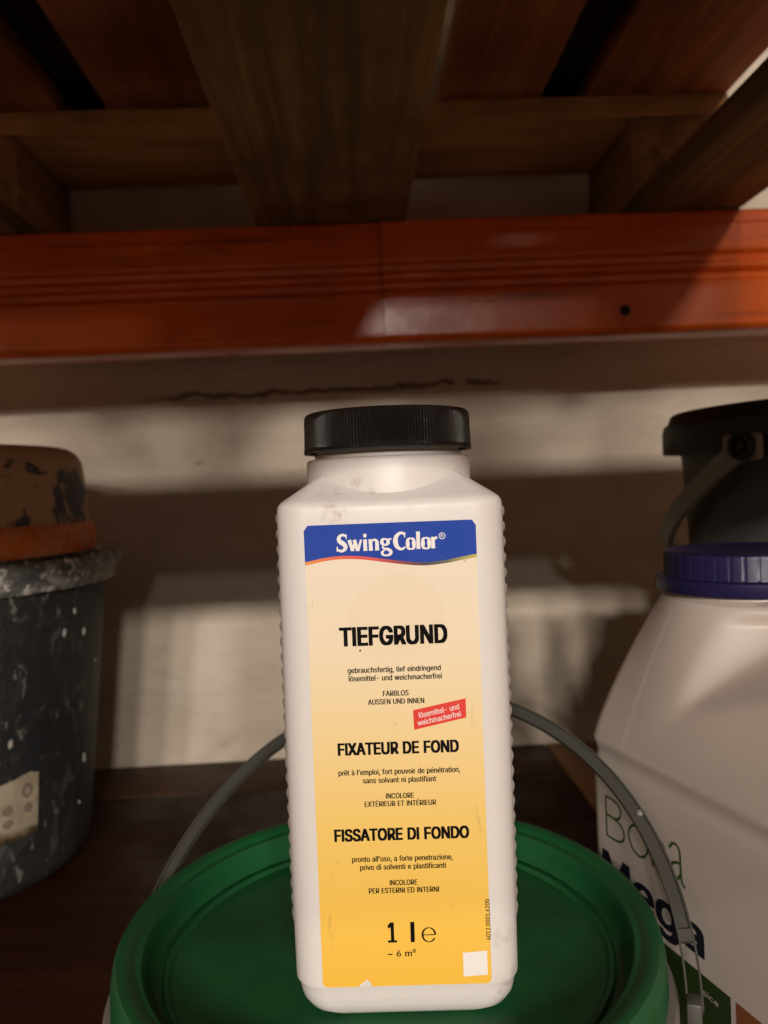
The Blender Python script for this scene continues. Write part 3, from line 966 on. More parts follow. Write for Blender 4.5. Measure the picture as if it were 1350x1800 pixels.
# raised bail handle (U channel), hinged on the bucket collar
ha = -.360
a_ax = Vector((math.cos(ha), math.sin(ha), 0))
b_ax = Vector((-math.sin(ha), math.cos(ha), 0))
tilt = .818
up = Vector((0, 0, 1)) * math.cos(tilt) + b_ax * math.sin(tilt)
Hh, Rh, nexp = .153, .141, 2.052
hz = E(-.236)
NP = 90


def hpt(t):
    c, s = math.cos(t), math.sin(t)
    f = lambda v: math.copysign(abs(v) ** (2 / nexp), v)
    return Vector((0, 0, hz)) + a_ax * (Rh * f(c)) + up * (Hh * f(s))


ts = [math.pi * i / NP for i in range(NP + 1)]
path = [hpt(t) for t in ts]
pn = a_ax.cross(up).normalized()                # plane normal, towards the viewer
if pn.y > 0: pn = -pn
frames = []
for i, p in enumerate(path):
    T = (path[min(NP, i + 1)] - path[max(0, i - 1)]).normalized()
    N = T.cross(pn).normalized()
    if N.dot(p - Vector((0, 0, hz))) < 0: N = -N
    frames.append((N, pn))


def rect(n0, n1, b0, b1):
    return [(n0, b0), (n1, b0), (n1, b1), (n0, b1)]


hw = .0036
i0, i1 = 5, NP - 2
parts = [sweep(path[i0:i1], frames[i0:i1], rect(-hw + .0009, hw - .0009, -.0010, .0003)),
         sweep(path, frames, rect(hw - .0009, hw, -.0018, .0020)),
         sweep(path, frames, rect(-hw, -hw + .0009, -.0018, .0020))]
V, F = join(parts)
hd = link('handle', mesh('handle', V, F, 40), M['handle_grey'], gb)
# little cross ribs that close the channel
V, F = join([sweep(path[k:k + 2], [(n, b) for n, b in frames[k:k + 2]], rect(-hw + .0009, hw - .0009, .0003, .0019)) for k in (5,)])
link('rib', mesh('rib', V, F, 40), M['handle_grey'], hd)
bt = link('button', lathe('button', [(.0017, -.0004), (.0017, .0006), (.0012, .0010), (.0002, .0011)], 16, cap1=True), M['handle_dark'], hd)
k = 17
bt.matrix_local = Matrix.Translation(path[k] + pn * .0006 + frames[k][0] * .0016) @ pn.to_track_quat('Z', 'Y').to_matrix().to_4x4()
for k, sgn in ((0, 1), (NP, -1)):
    p = path[k]
    cb = link('hinge', box('hinge', .0065, .0095, .026, .0012, 2), M['handle_grey'], gb)
    cb.location = p - Vector((0, 0, .007)) - a_ax * (.0005 * sgn)
    cb.rotation_euler = (0, 0, ha)
    pin = link('pin', lathe('pin', [(.0032, -.002), (.0032, .0034), (.0024, .0042), (.0002, .0043)], 18, cap1=True), M['handle_grey'], cb)
    pin.rotation_euler = (0, R(90 * sgn), 0)
    pin.location = (.0028 * sgn, 0, -.003)

# ================================================================== the white bottle
BZ = E(-.2184)
th = R(-3)
bx = Vector((math.cos(th), math.sin(th), 0))
bcen = Vector((.01655, .36794, 0)) + bx * -.00236
bot = empty('white_plastic_bottle', (bcen.x, bcen.y, BZ), (0, .0055, th))
tag(bot, 'white one-litre plastic bottle with black ribbed cap and yellow label', 'bottle')
A, B, RC = .0477, .0430, .0128
prof = [(-.0076, .0135), (-.0073, .0105), (-.0060, .0070), (-.0034, .0041), (.0006, .0022), (.0048, .0014), (.0084, .0010), (.0090, .0008), (.0094, .0001),
        (.0102, 0)]
prof += [(lerp(.0102, .2085, i / 40), 0) for i in range(1, 41)]
prof += [(.2100, .00015), (.2113, .0006), (.2124, .0014), (.2133, .0025)]
s0, z0 = .0025, .2133
prof += [(z0 + .66 * (i / 14) * .0205, s0 + (i / 14) * .0205) for i in range(1, 15)]
ringsB = []
for z, ins in prof:
    rc = max(.0022, RC - (.62 * ins if z > .1 else -.15 * ins))
    rg = []
    for x, y in rrect(A - ins, B - ins, rc, 9):
        bul = math.sin(math.pi * min(1, max(0, z / .21))) * .0004
        kx = 1 + bul / A * (1 if abs(x) > A * .8 else 0)
        rg.append((x * kx, y, z))
    ringsB.append(rg)
link('body', loft('body', ringsB, 32), M['bottle'], bot)
NZ = .2309
link('neck', lathe('neck', [(.0374, .2105), (.0374, NZ - .0016), (.0370, NZ - .0005), (.0362, NZ), (.0336, NZ + .0002), (.0334, NZ + .0008),
                            (.0334, NZ + .0012), (.0338, NZ + .0016), (.0334, NZ + .0021), (.0326, NZ + .0024), (.0326, .2420)], 128, 40), M['bottle'], bot)
# black cap with fine vertical ribs
CZ = .2336
seg = 168 * 6
rib_shape = (0, .10, .75, 1, .75, .10)


def capr(a, k, r, z):
    i = int(round(a / (2 * math.pi) * seg)) % 6
    amp = .00110 if 3 <= k <= 8 else (.0003 if k == 9 else 0)
    return r - amp * (1 - rib_shape[i]), z


cprof = [(.0360, CZ + .0004), (.0384, CZ), (.0386, CZ + .0010), (.0383, CZ + .0016), (.0382, CZ + .0030), (.0381, CZ + .0060), (.0380, CZ + .0100),
         (.0379, CZ + .0140), (.0378, CZ + .0162), (.0372, CZ + .0174), (.0362, CZ + .0180), (.0345, CZ + .0183), (.0200, CZ + .0183), (.0010, CZ + .0183)]
link('cap', lathe('cap', cprof, seg, 50, rfun=capr, cap1=True), M['cap_black'], bot)
# scalloped grips on both narrow sides
rv, rf = [], []
nu, nv = 10, 8
for j in range(nv + 1):
    y = lerp(-.0335, .0335, j / nv)
    e = math.sqrt(max(0, 1 - (abs(y) / .0335) ** 10))
    for i in range(nu + 1):
        a = math.pi * i / nu
        rv.append((math.sin(a) * .0022 * e - .0004, y, -math.cos(a) * .0029 * (.55 + .45 * e)))
for j in range(nv):
    for i in range(nu):
        k = j * (nu + 1) + i
        rf.append((k, k + 1, k + nu + 2, k + nu + 1))
rib_me = mesh('grip_rib', rv, rf, 60)
rib_me.materials.append(M['bottle'])
for s in (1, -1):
    for k in range(27):
        z = .2056 - k * .00665
        bul = math.sin(math.pi * z / .21) * .0004
        link('grip_rib', rib_me, None, bot, (s * (A + bul), 0, z), (0, 0, 0 if s > 0 else math.pi))

# ---- label sheet, with rounded corners and a torn notch at its lower edge
LB, LT, LW, LR = .0100, .2032, .0352, .0022
pts = []
for cx, cz, a0 in ((LW - LR, LT - LR, 0), (-LW + LR, LT - LR, 90), (-LW + LR, LB + LR, 180), (LW - LR, LB + LR, 270)):
    for i in range(7):
        t = R(a0 + 90 * i / 6)
        pts.append((cx + LR * math.cos(t), cz + LR * math.sin(t)))
    if a0 == 180:
        pts += [(-.0203, LB), (-.0194, LB + .0004), (-.0186, LB + .0012), (-.0178, LB + .0014), (-.0172, LB + .0026), (-.0160, LB + .0025), (-.0152, LB + .0018),
                (-.0149, LB)]
LY = -B - .00022
lab = link('label', flat('label', pts), M['label'], bot, (0, LY, 0))
link('torn_flap', flat('torn_flap', [(-.0200, LB + .0006), (-.0182, LB + .0017), (-.0170, LB + .0029), (-.0163, LB + .0027), (-.0178, LB + .0013), (-.0190, LB + .0003)]),
     M['ink_white'], lab, (0, -.0001, 0))
wave = [(-.0352, .1876), (-.0280, .1889), (-.0207, .1896), (-.0120, .1892), (-.0035, .1879), (.0050, .1866), (.0136, .1858), (.0222, .1864), (.0309, .1878), (.0352, .1884)]


def wav(x):
    for (x0, z0), (x1, z1) in zip(wave, wave[1:]):
        if x <= x1 + 1e-9:
            i = wave.index((x0, z0))
            q = [wave[max(0, i - 1)], wave[i], wave[i + 1], wave[min(len(wave) - 1, i + 2)]]
            t = (x - x0) / (x1 - x0)
            a, b, c, d = [v[1] for v in q]
            return .5 * (2 * b + (c - a) * t + (2 * a - 5 * b + 4 * c - d) * t * t + (3 * b - a - 3 * c + d) * t ** 3)
    return wave[-1][1]


hp = []
for cx, cz, a0 in ((LW - LR, LT - LR, 0), (-LW + LR, LT - LR, 90)):
    for i in range(7):
        t = R(a0 + 90 * i / 6)
        hp.append((cx + LR * math.cos(t), cz + LR * math.sin(t)))
N = 48
xs = [lerp(-LW, LW, i / N) for i in range(N + 1)]
# header as a strip so that the wave stays smooth
top = []
for x in xs:
    d = max(0, abs(x) - (LW - LR))
    top.append(LT - LR + math.sqrt(max(0, LR * LR - d * d)))
V = [(x, 0, z) for x, z in zip(xs, top)] + [(x, 0, wav(x) + .0003) for x in xs]
F = [(i, i + N + 1, i + N + 2, i + 1) for i in range(N)]
me = bpy.data.meshes.new('header_band')
me.from_pydata(V, [], F)
link('header_band', me, M['blue'], lab, (0, -.00006, 0))
V = [(x, 0, wav(x) + .00065) for x in xs] + [(x, 0, wav(x) - .00065) for x in xs]
me = bpy.data.meshes.new('wave_stripe')
me.from_pydata(V, [], F)
link('wave_stripe', me, M['stripe'], lab, (0, -.00012, 0))


def U(u, v):                                    # measured mm -> label metres
    return (u + 2.36 - .0055 * v) / 1000


def put_text(nm, body, u0, v0, u1, v1, h, m='ink', dx=0.0, off=0.0, dz=0.0, y=-.00012):
    me = text_mesh(body, nm, U(u0, v0), U(u1, v1), (v0 + v1) / 2000, h / 1000, dx / 1000, off, dz / 1000)
    return link(nm, me, M[m], lab, (0, y, 0))


for body, u0, v0, u1, v1, h in (("TIEFGRUND", -23.92, 153.01, 20.49, 152.83, 7.9), ("FIXATEUR DE FOND", -26.73, 107.69, 23.28, 107.53, 5.2),
                                ("FISSATORE DI FONDO", -29.83, 71.53, 26.03, 71.62, 5.2)):
    put_text('headline', body, u0, v0, u1, v1, h, dx=.92 if h > 6 else .62, dz=.50 if h > 6 else .34)
for body, u0, v0, u1, v1, h in (
        ("gebrauchsfertig, tief eindringend", -21.15, 142.05, 17.22, 141.56, 2.25), ("lösemittel- und weichmacherfrei", -20.84, 138.5, 17.55, 138.22, 2.25),
        ("FARBLOS", -7.07, 131.8, 3.59, 131.85, 2.2), ("AUSSEN UND INNEN", -13.32, 128.5, 9.88, 128.41, 2.2),
        ("prêt à l'emploi, fort pouvoir de pénétration,", -26.89, 99.24, 23.41, 99.34, 2.25), ("sans solvant ni plastifiant", -16.91, 95.88, 13.41, 95.68, 2.25),
        ("INCOLORE", -7.68, 89.1, 3.97, 89.14, 2.2), ("EXTÉRIEUR ET INTÉRIEUR", -16.65, 86.0, 12.99, 85.8, 2.2),
        ("pronto all'uso, a forte penetrazione,", -22.9, 62.88, 18.85, 62.8, 2.25), ("privo di solventi e plastificanti", -19.75, 59.41, 15.88, 59.32, 2.25),
        ("INCOLORE", -7.76, 52.74, 3.8, 52.56, 2.2), ("PER ESTERNI ED INTERNI", -16.54, 49.45, 12.63, 49.36, 2.2)):
    put_text('text_line', body, u0, v0, u1, v1, h, dx=.19)
put_text('text_line', "~ 6 m²", -9.93, 22.46, 1.91, 22.42, 2.55, dx=.22)
# "1 l" and the estimated sign
put_text('volume_figure', "1", -9.54, 28.45, -5.75, 28.45, 8.5, dx=.75)
link('volume_figure', flat('volume_figure', [(U(-.05, 28), .0284), (U(1.65, 28), .0284), (U(1.75, 37), .0369), (U(.05, 37), .0369)]), M['ink'], lab, (0, -.00012, 0))
ex, ez, er = U(7.6, 31), .0313, .00265
ep = [(ex + er * math.cos(R(a)), ez + er * 1.12 * math.sin(R(a))) for a in range(0, 331, 15)]
ew = [.00030 + .0005 * abs(math.cos(R(a))) for a in range(0, 331, 15)]
link('estimated_sign', strokes('estimated_sign', [(ep, ew), ([(ex - er, ez), (ex, ez), (ex + er, ez)], [.00035] * 3)]), M['ink'], lab, (0, -.00012, 0))
# article number, reading upwards
me = text_mesh("4012.0001.6200", 'article_number', 0, .0173, 0, .0019, 0.00010)
o = link('article_number', me, M['ink'], lab, (U(33.2, 28.3), -.00012, .0283), (0, R(-90), 0))
# white square sticker field
link('white_patch', flat('white_patch', [(U(21.4, 23), .0233), (U(31.4, 24), .0239), (U(31.35, 14), .0137), (U(21.3, 13), .0132)]), M['ink_white'], lab, (0, -.00010, 0))
# red flash with two lines
rp = [(U(5.08, 125.6), .1256), (U(26.89, 129.8), .1298), (U(26.82, 121.85), .12185), (U(5.19, 117.4), .1174)]
fl = link('red_flash', flat('red_flash', rp), M['red'], lab, (0, -.00012, 0))
ra = math.atan2(4.2, 21.8)
for body, u0, v0, ln in (("lösemittel- und", 7.6, 122.3, 16.9), ("weichmacherfrei", 6.9, 119.05, 18.2)):
    me = text_mesh(body, 'flash_line', 0, ln / 1000, 0, .0022, .00008)
    link('flash_line', me, M['ink_white'], fl, (U(u0, v0), -.00006, v0 / 1000), (0, -ra, 0))

# logo lettering, drawn stroke by stroke (flared heavy letters)
LX0, LX1, LZ, LH = U(-23.5, 192), U(17.94, 192), .1920, .0071
lw_units = 9.62
ux = (LX1 - LX0) / lw_units                       # one unit of width
hz_ = LH                                         # capital height


def G(x, pts, wd):
    return ([(LX0 + (x + px) * ux, LZ + pz * hz_) for px, pz in pts], [q * ux for q in wd])


it = []
# S
it.append(G(0, [(1.02, .86), (.80, .95), (.52, .95), (.30, .80), (.34, .62), (.62, .49), (.86, .36), (.88, .18), (.66, .05), (.36, .05), (.06, .17)],
            [.16, .24, .26, .36, .42, .44, .42, .36, .26, .24, .14]))
it.append(G(0, [(.11, .30), (.11, .02)], [.10, .14]))
it.append(G(0, [(1.0, .98), (1.0, .72)], [.14, .08]))
# w
x = 1.18
it.append(G(x, [(.10, .66), (.38, .02)], [.36, .28]))
it.append(G(x, [(.66, .66), (.40, .02)], [.16, .26]))
it.append(G(x, [(.58, .66), (.86, .02)], [.36, .28]))
it.append(G(x, [(1.22, .66), (.90, .02)], [.18, .26]))
# i
x = 2.58
it.append(G(x, [(.20, .66), (.20, .34), (.20, .0)], [.38, .34, .38]))
it.append(G(x, [(.20, .99), (.20, .88), (.20, .775)], [.20, .36, .20]))
# n
x = 3.10
it.append(G(x, [(.20, .66), (.20, .34), (.20, .0)], [.38, .34, .38]))
it.append(G(x, [(.28, .50), (.46, .61), (.68, .60), (.80, .46), (.80, .24), (.80, .0)], [.08, .18, .26, .34, .35, .38]))
# g
x = 4.20
it.append(G(x, [(.50, .66), (.22, .60), (.18, .42), (.46, .29), (.74, .40), (.74, .56), (.50, .645)], [.14, .28, .34, .15, .34, .30, .14]))
it.append(G(x, [(.76, .60), (.96, .64), (1.08, .62)], [.12, .16, .14]))
it.append(G(x, [(.36, .30), (.22, .18), (.40, .08), (.74, .04), (1.0, -.08), (.92, -.24), (.56, -.31), (.22, -.25), (.16, -.12), (.40, .0)],
            [.12, .16, .22, .28, .32, .28, .16, .22, .26, .12]))
# C
x = 5.42
it.append(G(x, [(1.16, .82), (.94, .95), (.62, .93), (.32, .74), (.24, .48), (.34, .22), (.62, .05), (.92, .04), (1.16, .16)],
            [.16, .24, .28, .40, .46, .42, .28, .22, .12]))
it.append(G(x, [(1.14, .98), (1.13, .68)], [.14, .08]))


def ring(x, wdt):
    a = wdt / 2
    return G(x, [(a, .63), (a * .45, .56), (.20, .33), (a * .45, .07), (a, .01), (a * 1.55, .07), (wdt - .20, .33), (a * 1.55, .56), (a, .63)],
             [.14, .26, .38, .26, .14, .26, .38, .26, .14])


it.append(ring(6.62, .98))                        # o
it.append(G(7.62, [(.20, 1.0), (.20, .5), (.20, 0)], [.38, .34, .38]))     # l
it.append(ring(8.06, .98))                        # o
x = 9.02
it.append(G(x, [(.20, .66), (.20, .34), (.20, 0)], [.38, .34, .38]))       # r
it.append(G(x, [(.30, .46), (.42, .58), (.60, .63)], [.10, .20, .28]))
link('logo', strokes('logo', it), M['ink_white'], lab, (0, -.00014, 0))
# registered mark
cx, cz, cr_ = U(20.0, 197), .1970, .00125
rr = [(cx + cr_ * math.cos(R(a)), cz + cr_ * math.sin(R(a))) for a in range(0, 361, 20)]
link('registered_mark', strokes('registered_mark', [(rr, [.00028] * len(rr)),
     ([(cx - .00045, cz - .0007), (cx - .00045, cz + .0007)], [.00026] * 2),
     ([(cx - .0005, cz + .0006), (cx + .0002, cz + .0006), (cx + .0004, cz + .0003), (cx + .0002, cz + .00002), (cx - .0004, cz)], [.00022] * 5),
     ([(cx, cz), (cx + .0005, cz - .0007)], [.00026] * 2)]), M['ink_white'], lab, (0, -.00014, 0))
# specks of dried paint
for u, v, r in ((-15.58, 151.0, .00042), (-47.0, 149.0, .00035), (-39.0, 11.0, .0003)):
    if abs(u) < 36:
        link('paint_speck', lathe('paint_speck', [(r, 0), (r * .7, r * .4), (r * .1, r * .5)], 12, cap1=True), M['ink'], bot, (U(u, v), LY - .00005, v / 1000), (R(90), 0, 0))

# ================================================================== white jug with violet cap
ja = R(-16)
JU = Vector((math.sin(-ja), -math.cos(ja), 0))      # along the printed face, towards the camera
JV = Vector((math.cos(ja), math.sin(-ja), 0))       # into the jug
jc = Vector((.1290, .462, 0))
jug = empty('white_jug', tuple(jc))
jug.rotation_euler = (0, 0, math.atan2(JU.y, JU.x))
# local axes: x = u, y = -(−v) ... x × z : local y points to v when rotated; checked by sign below
yl = Vector((-JU.y, JU.x, 0))
VS = 1 if yl.dot(JV) > 0 else -1
tag(jug, 'white jug with violet blue cap and green and navy lettering, right of the bottle', 'jug')
JL, JD, JR = .185, .136, .012
CU, CV, CR = .054, .0705, .0440
ZC, ZN = E(-.142), E(-.0685)


def jrect(ins, r, n=10):
    p = rrect(JL / 2 - ins, JD / 2 - ins, max(.003, r), n)
    # resample so that the rings have many points along the sides too
    out = []
    m = len(p)
    per = [0]
    for i in range(m):
        a, b = p[i], p[(i + 1) % m]
        per.append(per[-1] + math.hypot(b[0] - a[0], b[1] - a[1]))
    return [(x + JL / 2, y + JD / 2) for x, y in p], per


NA = 360


def jsec(ins, r):
    """rounded rectangle sampled by angle round the neck axis, so rings line up"""
    out = []
    for i in range(NA):
        a = 2 * math.pi * i / NA
        dx, dy = math.cos(a), math.sin(a)
        lo, hi = 0, .3
        for _ in range(30):
            m_ = (lo + hi) / 2
            x, y = CU + dx * m_, CV + dy * m_
            qx = abs(x - JL / 2) - (JL / 2 - ins - r)
            qy = abs(y - JD / 2) - (JD / 2 - ins - r)
            d = math.hypot(max(qx, 0), max(qy, 0)) + min(max(qx, qy), 0) - r
            if d < 0: lo = m_
            else: hi = m_
        out.append((CU + dx * lo, CV + dy * lo))
    return out


ringsJ = []
for z, ins in ((.0005, .010), (.001, .006), (.004, .002), (.009, 0)):
    ringsJ.append([(x, y * VS, z) for x, y in jsec(ins, JR)])
for i in range(1, 14):
    ringsJ.append([(x, y * VS, lerp(.009, ZC - .024, i / 13)) for x, y in jsec(0, JR)])
for z, ins in ((ZC - .0215, .0007), (ZC - .0185, .0014), (ZC - .0155, .0014), (ZC - .0125, .0006)):     # shallow groove under the shoulder
    ringsJ.append([(x, y * VS, z) for x, y in jsec(ins, JR)])
base = jsec(0, JR)
NS = 84
for i in range(NS + 1):
    t = i / NS
    rg = []
    for k, (x, y) in enumerate(base):
        a = 2 * math.pi * k / NA
        cx_, cy_ = CU + CR * math.cos(a), CV + CR * math.sin(a)
        # soft roll-over at the crease, then a nearly straight slope to the neck
        s = t ** 1.20
        px, py = lerp(x, cx_, s), lerp(y, cy_, s)
        zz = lerp(ZC - .010, ZN, 1 - (1 - t) ** 1.04)
        inn = math.sin(math.pi * min(1, t)) ** 1.0
        # moulded grip running from the neck to the near end, with a scoop on either side
        far = sstep(.070, .112, px) * sstep(JL + .02, JL - .03, px)
        ridge = math.exp(-((py - CV) / .013) ** 2) * .020 * sstep(CU + .02, CU + .05, px) * sstep(JL, JL - .035, px)
        sc = 0
        sc2 = -.030 * math.exp(-(((py - (JD - .030)) / .017) ** 2)) * far * inn
        if py < CV and t > .02:
            zr = zz - SH
            d1 = (px - (.0702 + (zr + .1246) * .195)) * 1.0
            d2 = (zr - (-.1246 + (px - .0702) * .396)) * .85
            if d1 > -.030 and d2 > -.030:
                kk = .0042
                hmin = .5 * (d1 + d2 - math.sqrt((d1 - d2) ** 2 + 4 * kk * kk))       # smooth minimum
                dd = .5 * (hmin + math.sqrt(hmin * hmin + kk * kk))
                py += min(dd, .020) * sstep(1.0, .86, t)
        rg.append((px, py * VS, zz + (ridge * .4 + sc + sc2) * sstep(0, .15, t)))
    ringsJ.append(rg)
link('body', loft('body', ringsJ, 60, True, True), M['jug_white'], jug)
link('neck', lathe('neck', [(CR + .001, ZN - .004), (CR, ZN), (CR - .003, ZN + .002), (CR - .0035, ZN + .006), (CR - .0035, ZN + .02)], 96), M['jug_white'], jug, (CU, CV * VS, 0))
CZ0 = E(-.0645)
cprof = [(.0390, CZ0), (.0458, CZ0), (.0462, CZ0 + .0006), (.0462, CZ0 + .0070), (.0456, CZ0 + .0076), (.0424, CZ0 + .0080), (.0422, CZ0 + .0088), (.0422, CZ0 + .0190),
         (.0418, CZ0 + .0206), (.0406, CZ0 + .0214), (.0385, CZ0 + .0216), (.0370, CZ0 + .0213), (.02, CZ0 + .0211), (.001, CZ0 + .0211)]
segj = 40 * 8


def cr2(a, k, r, z):
    i = int(round(a / (2 * math.pi) * segj)) % 8
    return (r - (.0005 if i == 0 else .0) if 6 <= k <= 7 else r), z


jcap = link('cap', lathe('cap', cprof, segj, 35, rfun=cr2, cap1=True), M['cap_violet'], jug, (CU, CV * VS, 0), (0, 0, .2))
# the tamper tab at the far left of the ring
tb = link('tab', box('tab', .004, .0075, .0062, .0006), M['collar_grey'], jcap)
ta = math.pi + .62
tb.location = (.0448 * math.cos(ta), .0448 * math.sin(ta) * VS, CZ0 + .0030)
tb.rotation_euler = (0, 0, ta * VS)
# printing on the face turned to the bottle
fy = -.00025 * VS
pr = link('front_print', flat('front_print', [(.0125, .012), (.1152, .012), (.1152, E(-.241)), (.0125, E(-.241))]), M['ink_band'], jug, (0, fy, 0))
link('front_print', flat('front_print', [(.1187, .012), (.173, .012), (.173, E(-.241)), (.1187, E(-.241))]), M['ink_brown'], jug, (0, fy, 0))
me = text_mesh("Mega", 'product_word', .0140, .0985, E(-.2330), .0190, .0021, 0, .0011)
link('product_word', me, M['ink_navy'], jug, (0, fy, 0))
# thin brand letters: B o n a as single strokes
bz, bhh = E(-.2045), .0225
q = .00135


def TH(*pts):
    return ([(px + .0058, bz + pz * bhh) for px, pz in pts], [q] * len(pts))


thin = [TH((.0135, -.02), (.0135, 1.02)),
        TH((.0135, 1), (.0215, 1), (.0262, .93), (.0275, .78), (.0258, .62), (.0215, .55), (.0135, .54)),
        TH((.0200, .54), (.0258, .50), (.0296, .38), (.0298, .18), (.0258, .04), (.0200, 0), (.0135, 0)),
        TH((.0430, .74), (.0375, .66), (.0345, .42), (.0370, .14), (.0432, .02), (.0490, .14), (.0515, .42), (.0488, .66), (.0430, .74)),
        TH((.0550, .0), (.0550, .74)), TH((.0550, .50), (.0585, .68), (.0625, .72), (.0650, .60), (.0655, .35), (.0655, 0)),
        TH((.0690, .72), (.0715, .86), (.0745, .88), (.0768, .76), (.0772, .40), (.0778, .12), (.0800, .02)),
        TH((.0772, .50), (.0730, .46), (.0702, .34), (.0712, .16), (.0745, .12), (.0772, .26))]
link('brand_word', strokes('brand_word', thin), M['ink_green'], jug, (0, fy, 0))
me = text_mesh("sice", 'small_print', .0967, .1072, E(-.2505), .0028)
link('small_print', me, M['jug_white'], pr, (0, fy, 0))
# mould seam, a fine raised line along the face
V, F = [], []
for k in range(31):
    u = lerp(.02, .175, k / 30)
    for dz, dy in ((-.0003, .0001 * VS), (0, -.00010 * VS), (.0003, .0001 * VS)):
        V.append((u, dy, E(-.1755) + dz))
    if k:
        b0 = 3 * k
        F += [(b0 - 3, b0 - 2, b0 + 1, b0), (b0 - 2, b0 - 1, b0 + 2, b0 + 1)]
link('mould_seam', mesh('mould_seam', V, F, 60), M['jug_white'], jug)

# ================================================================== black bucket behind the jug
KX, KY = .410, .608
bk = empty('black_bucket', (KX, KY, 0))
tag(bk, 'clean black lidded bucket with hanging grey handle, behind the jug with the violet cap', 'bucket')
kr = [(.120, 0), (.1245, .002), (.127, .008), (.1285, .02), (.1448, E(.000)), (.1462, E(.0150)), (.1470, E(.0156))]
link('body', lathe('body', kr, 128, 40, cap0=True), M['bucket_black'], bk)
link('lid', lathe('lid', [(.1475, E(.0150)), (.1600, E(.0148)), (.1606, E(.0160)), (.1604, E(.0330)), (.1590, E(.0375)), (.1560, E(.0395)), (.1540, E(.0455)), (.1520, E(.0470)),
                          (.1480, E(.0472)), (.1440, E(.0440)), (.08, E(.0438)), (.002, E(.0438))], 128, 35, cap1=True), M['black_plastic'], bk)
kax = Vector((-.894, -.448, 0))
kaw = Vector((-.448, .894, 0))
kt = .55
kd = kaw * math.cos(kt) - Vector((0, 0, 1)) * math.sin(kt)
hz2 = E(.0150)
kp = [Vector((0, 0, hz2)) + kax * (.1640 * math.cos(math.pi * i / 60)) + kd * (.185 * math.sin(math.pi * i / 60)) for i in range(61)]
kn = kax.cross(kd).normalized()
fr = []
for i, p in enumerate(kp):
    T = (kp[min(60, i + 1)] - kp[max(0, i - 1)]).normalized()
    N = T.cross(kn).normalized()
    fr.append((N, kn))
V, F = join([sweep(kp, fr, rect(-.0012, .0012, -.0065, .0065)), sweep(kp, fr, rect(-.0042, .0, .0050, .0066)), sweep(kp, fr, rect(-.0042, .0, -.0066, -.0050))])
link('handle', mesh('handle', V, F, 40), M['handle_dark'], bk)
for s in (1, -1):
    hg = link('hinge', box('hinge', .007, .030, .019, .0034, 4), M['collar_grey'], bk)
    hg.location = Vector((0, 0, hz2 + .0005)) + kax * (.1625 * s)
    hg.rotation_euler = (0, 0, math.atan2(kax.y, kax.x))
    rg = link('boss', lathe('boss', [(.0098, 0), (.0098, .0046), (.0090, .0054), (.0070, .0054), (.0064, .0048), (.0064, .0016), (.0036, .0016), (.0032, .0040), (.0004, .0042)], 32, cap1=True),
              M['black_plastic'], hg, (.0030 * s, .003 * s, .0005), (0, R(90 * s), 0))
# faded information panel on its side
pv, pf = [], []
for j in range(2):
    for i in range(13):
        a = R(lerp(222, 252, i / 12))
        z = (E(-.010), E(-.078))[j]
        r = lerp(.1285, .1448, (z - .02) / (E(0) - .02)) + .0004
        pv.append((r * math.cos(a), r * math.sin(a), z))
pf = [(i, i + 1, i + 14, i + 13) for i in range(12)]


def panel_mat():
    t = NT('faded_information_panel')
    c = t.coord()
    x, y, z = t.xyz(c)
    rows = t.math('FRACT', t.math('MULTIPLY', z, 95))
    row = t.mapr(rows, .40, .52)
    gp = t.mapr(t.noise(t.coord((1, 1, .01)), 60, 2), .40, .46)
    blk = t.noise(t.coord((.2, .2, 1)), 70, 2)
    f = t.math('MULTIPLY', t.math('MULTIPLY', row, gp), t.mapr(blk, .36, .46))
    t.set(t.mix(t.math('MULTIPLY', f, .8), (.085, .087, .080), (.26, .26, .24)), .5, .4)
    return t.m


link('info_panel', mesh('info_panel', pv, pf, 60), panel_mat(), bk)

# ================================================================== splattered black bucket on the left
LX, LY_ = -.381, .720
lb = empty('splattered_bucket', (LX, LY_, 0))
tag(lb, 'dirty dark bucket splattered with pale paint, left of the bottle', 'bucket')
bp = [(.098, 0), (.112, .0015), (.1180, .006), (.1208, .014), (.1216, .024)]
bp += [(lerp(.1216, .1475, i / 24), lerp(.024, E(-.070), i / 24)) for i in range(1, 25)]


def wobr(a, k, r, z):
    n = noise.noise(Vector((math.cos(a) * 5, math.sin(a) * 5, z * 16)))
    n2 = noise.noise(Vector((math.cos(a) * 18, math.sin(a) * 18, z * 60)))
    return r + n * .0006 + n2 * .0005, z


link('body', lathe('body', bp, 200, 40, rfun=wobr, cap0=True), M['bucket_dirty'], lb)


def crust(a, k, r, z):
    n = noise.noise(Vector((math.cos(a) * 9, math.sin(a) * 9, k * .7)))
    n2 = noise.noise(Vector((math.cos(a) * 30, math.sin(a) * 30, k * .9 + 4)))
    amp = .0022 if 0 < k < 9 else .0006
    return r + (n * .7 + n2 * .5) * amp, z + (n2 * .6 + n * .5) * amp


rp_ = [(.1465, E(-.066)), (.1500, E(-.0735)), (.1540, E(-.0725)), (.1570, E(-.0660)), (.1580, E(-.0600)), (.1612, E(-.0570)), (.1622, E(-.0520)), (.1600, E(-.0485)),
       (.1540, E(-.0480)), (.1490, E(-.0500)), (.1450, E(-.0540)), (.1440, E(-.062)), (.135, E(-.066)), (.01, E(-.066))]
link('rim', lathe('rim', rp_, 240, 50, rfun=crust), M['rim_dirty'], lb)
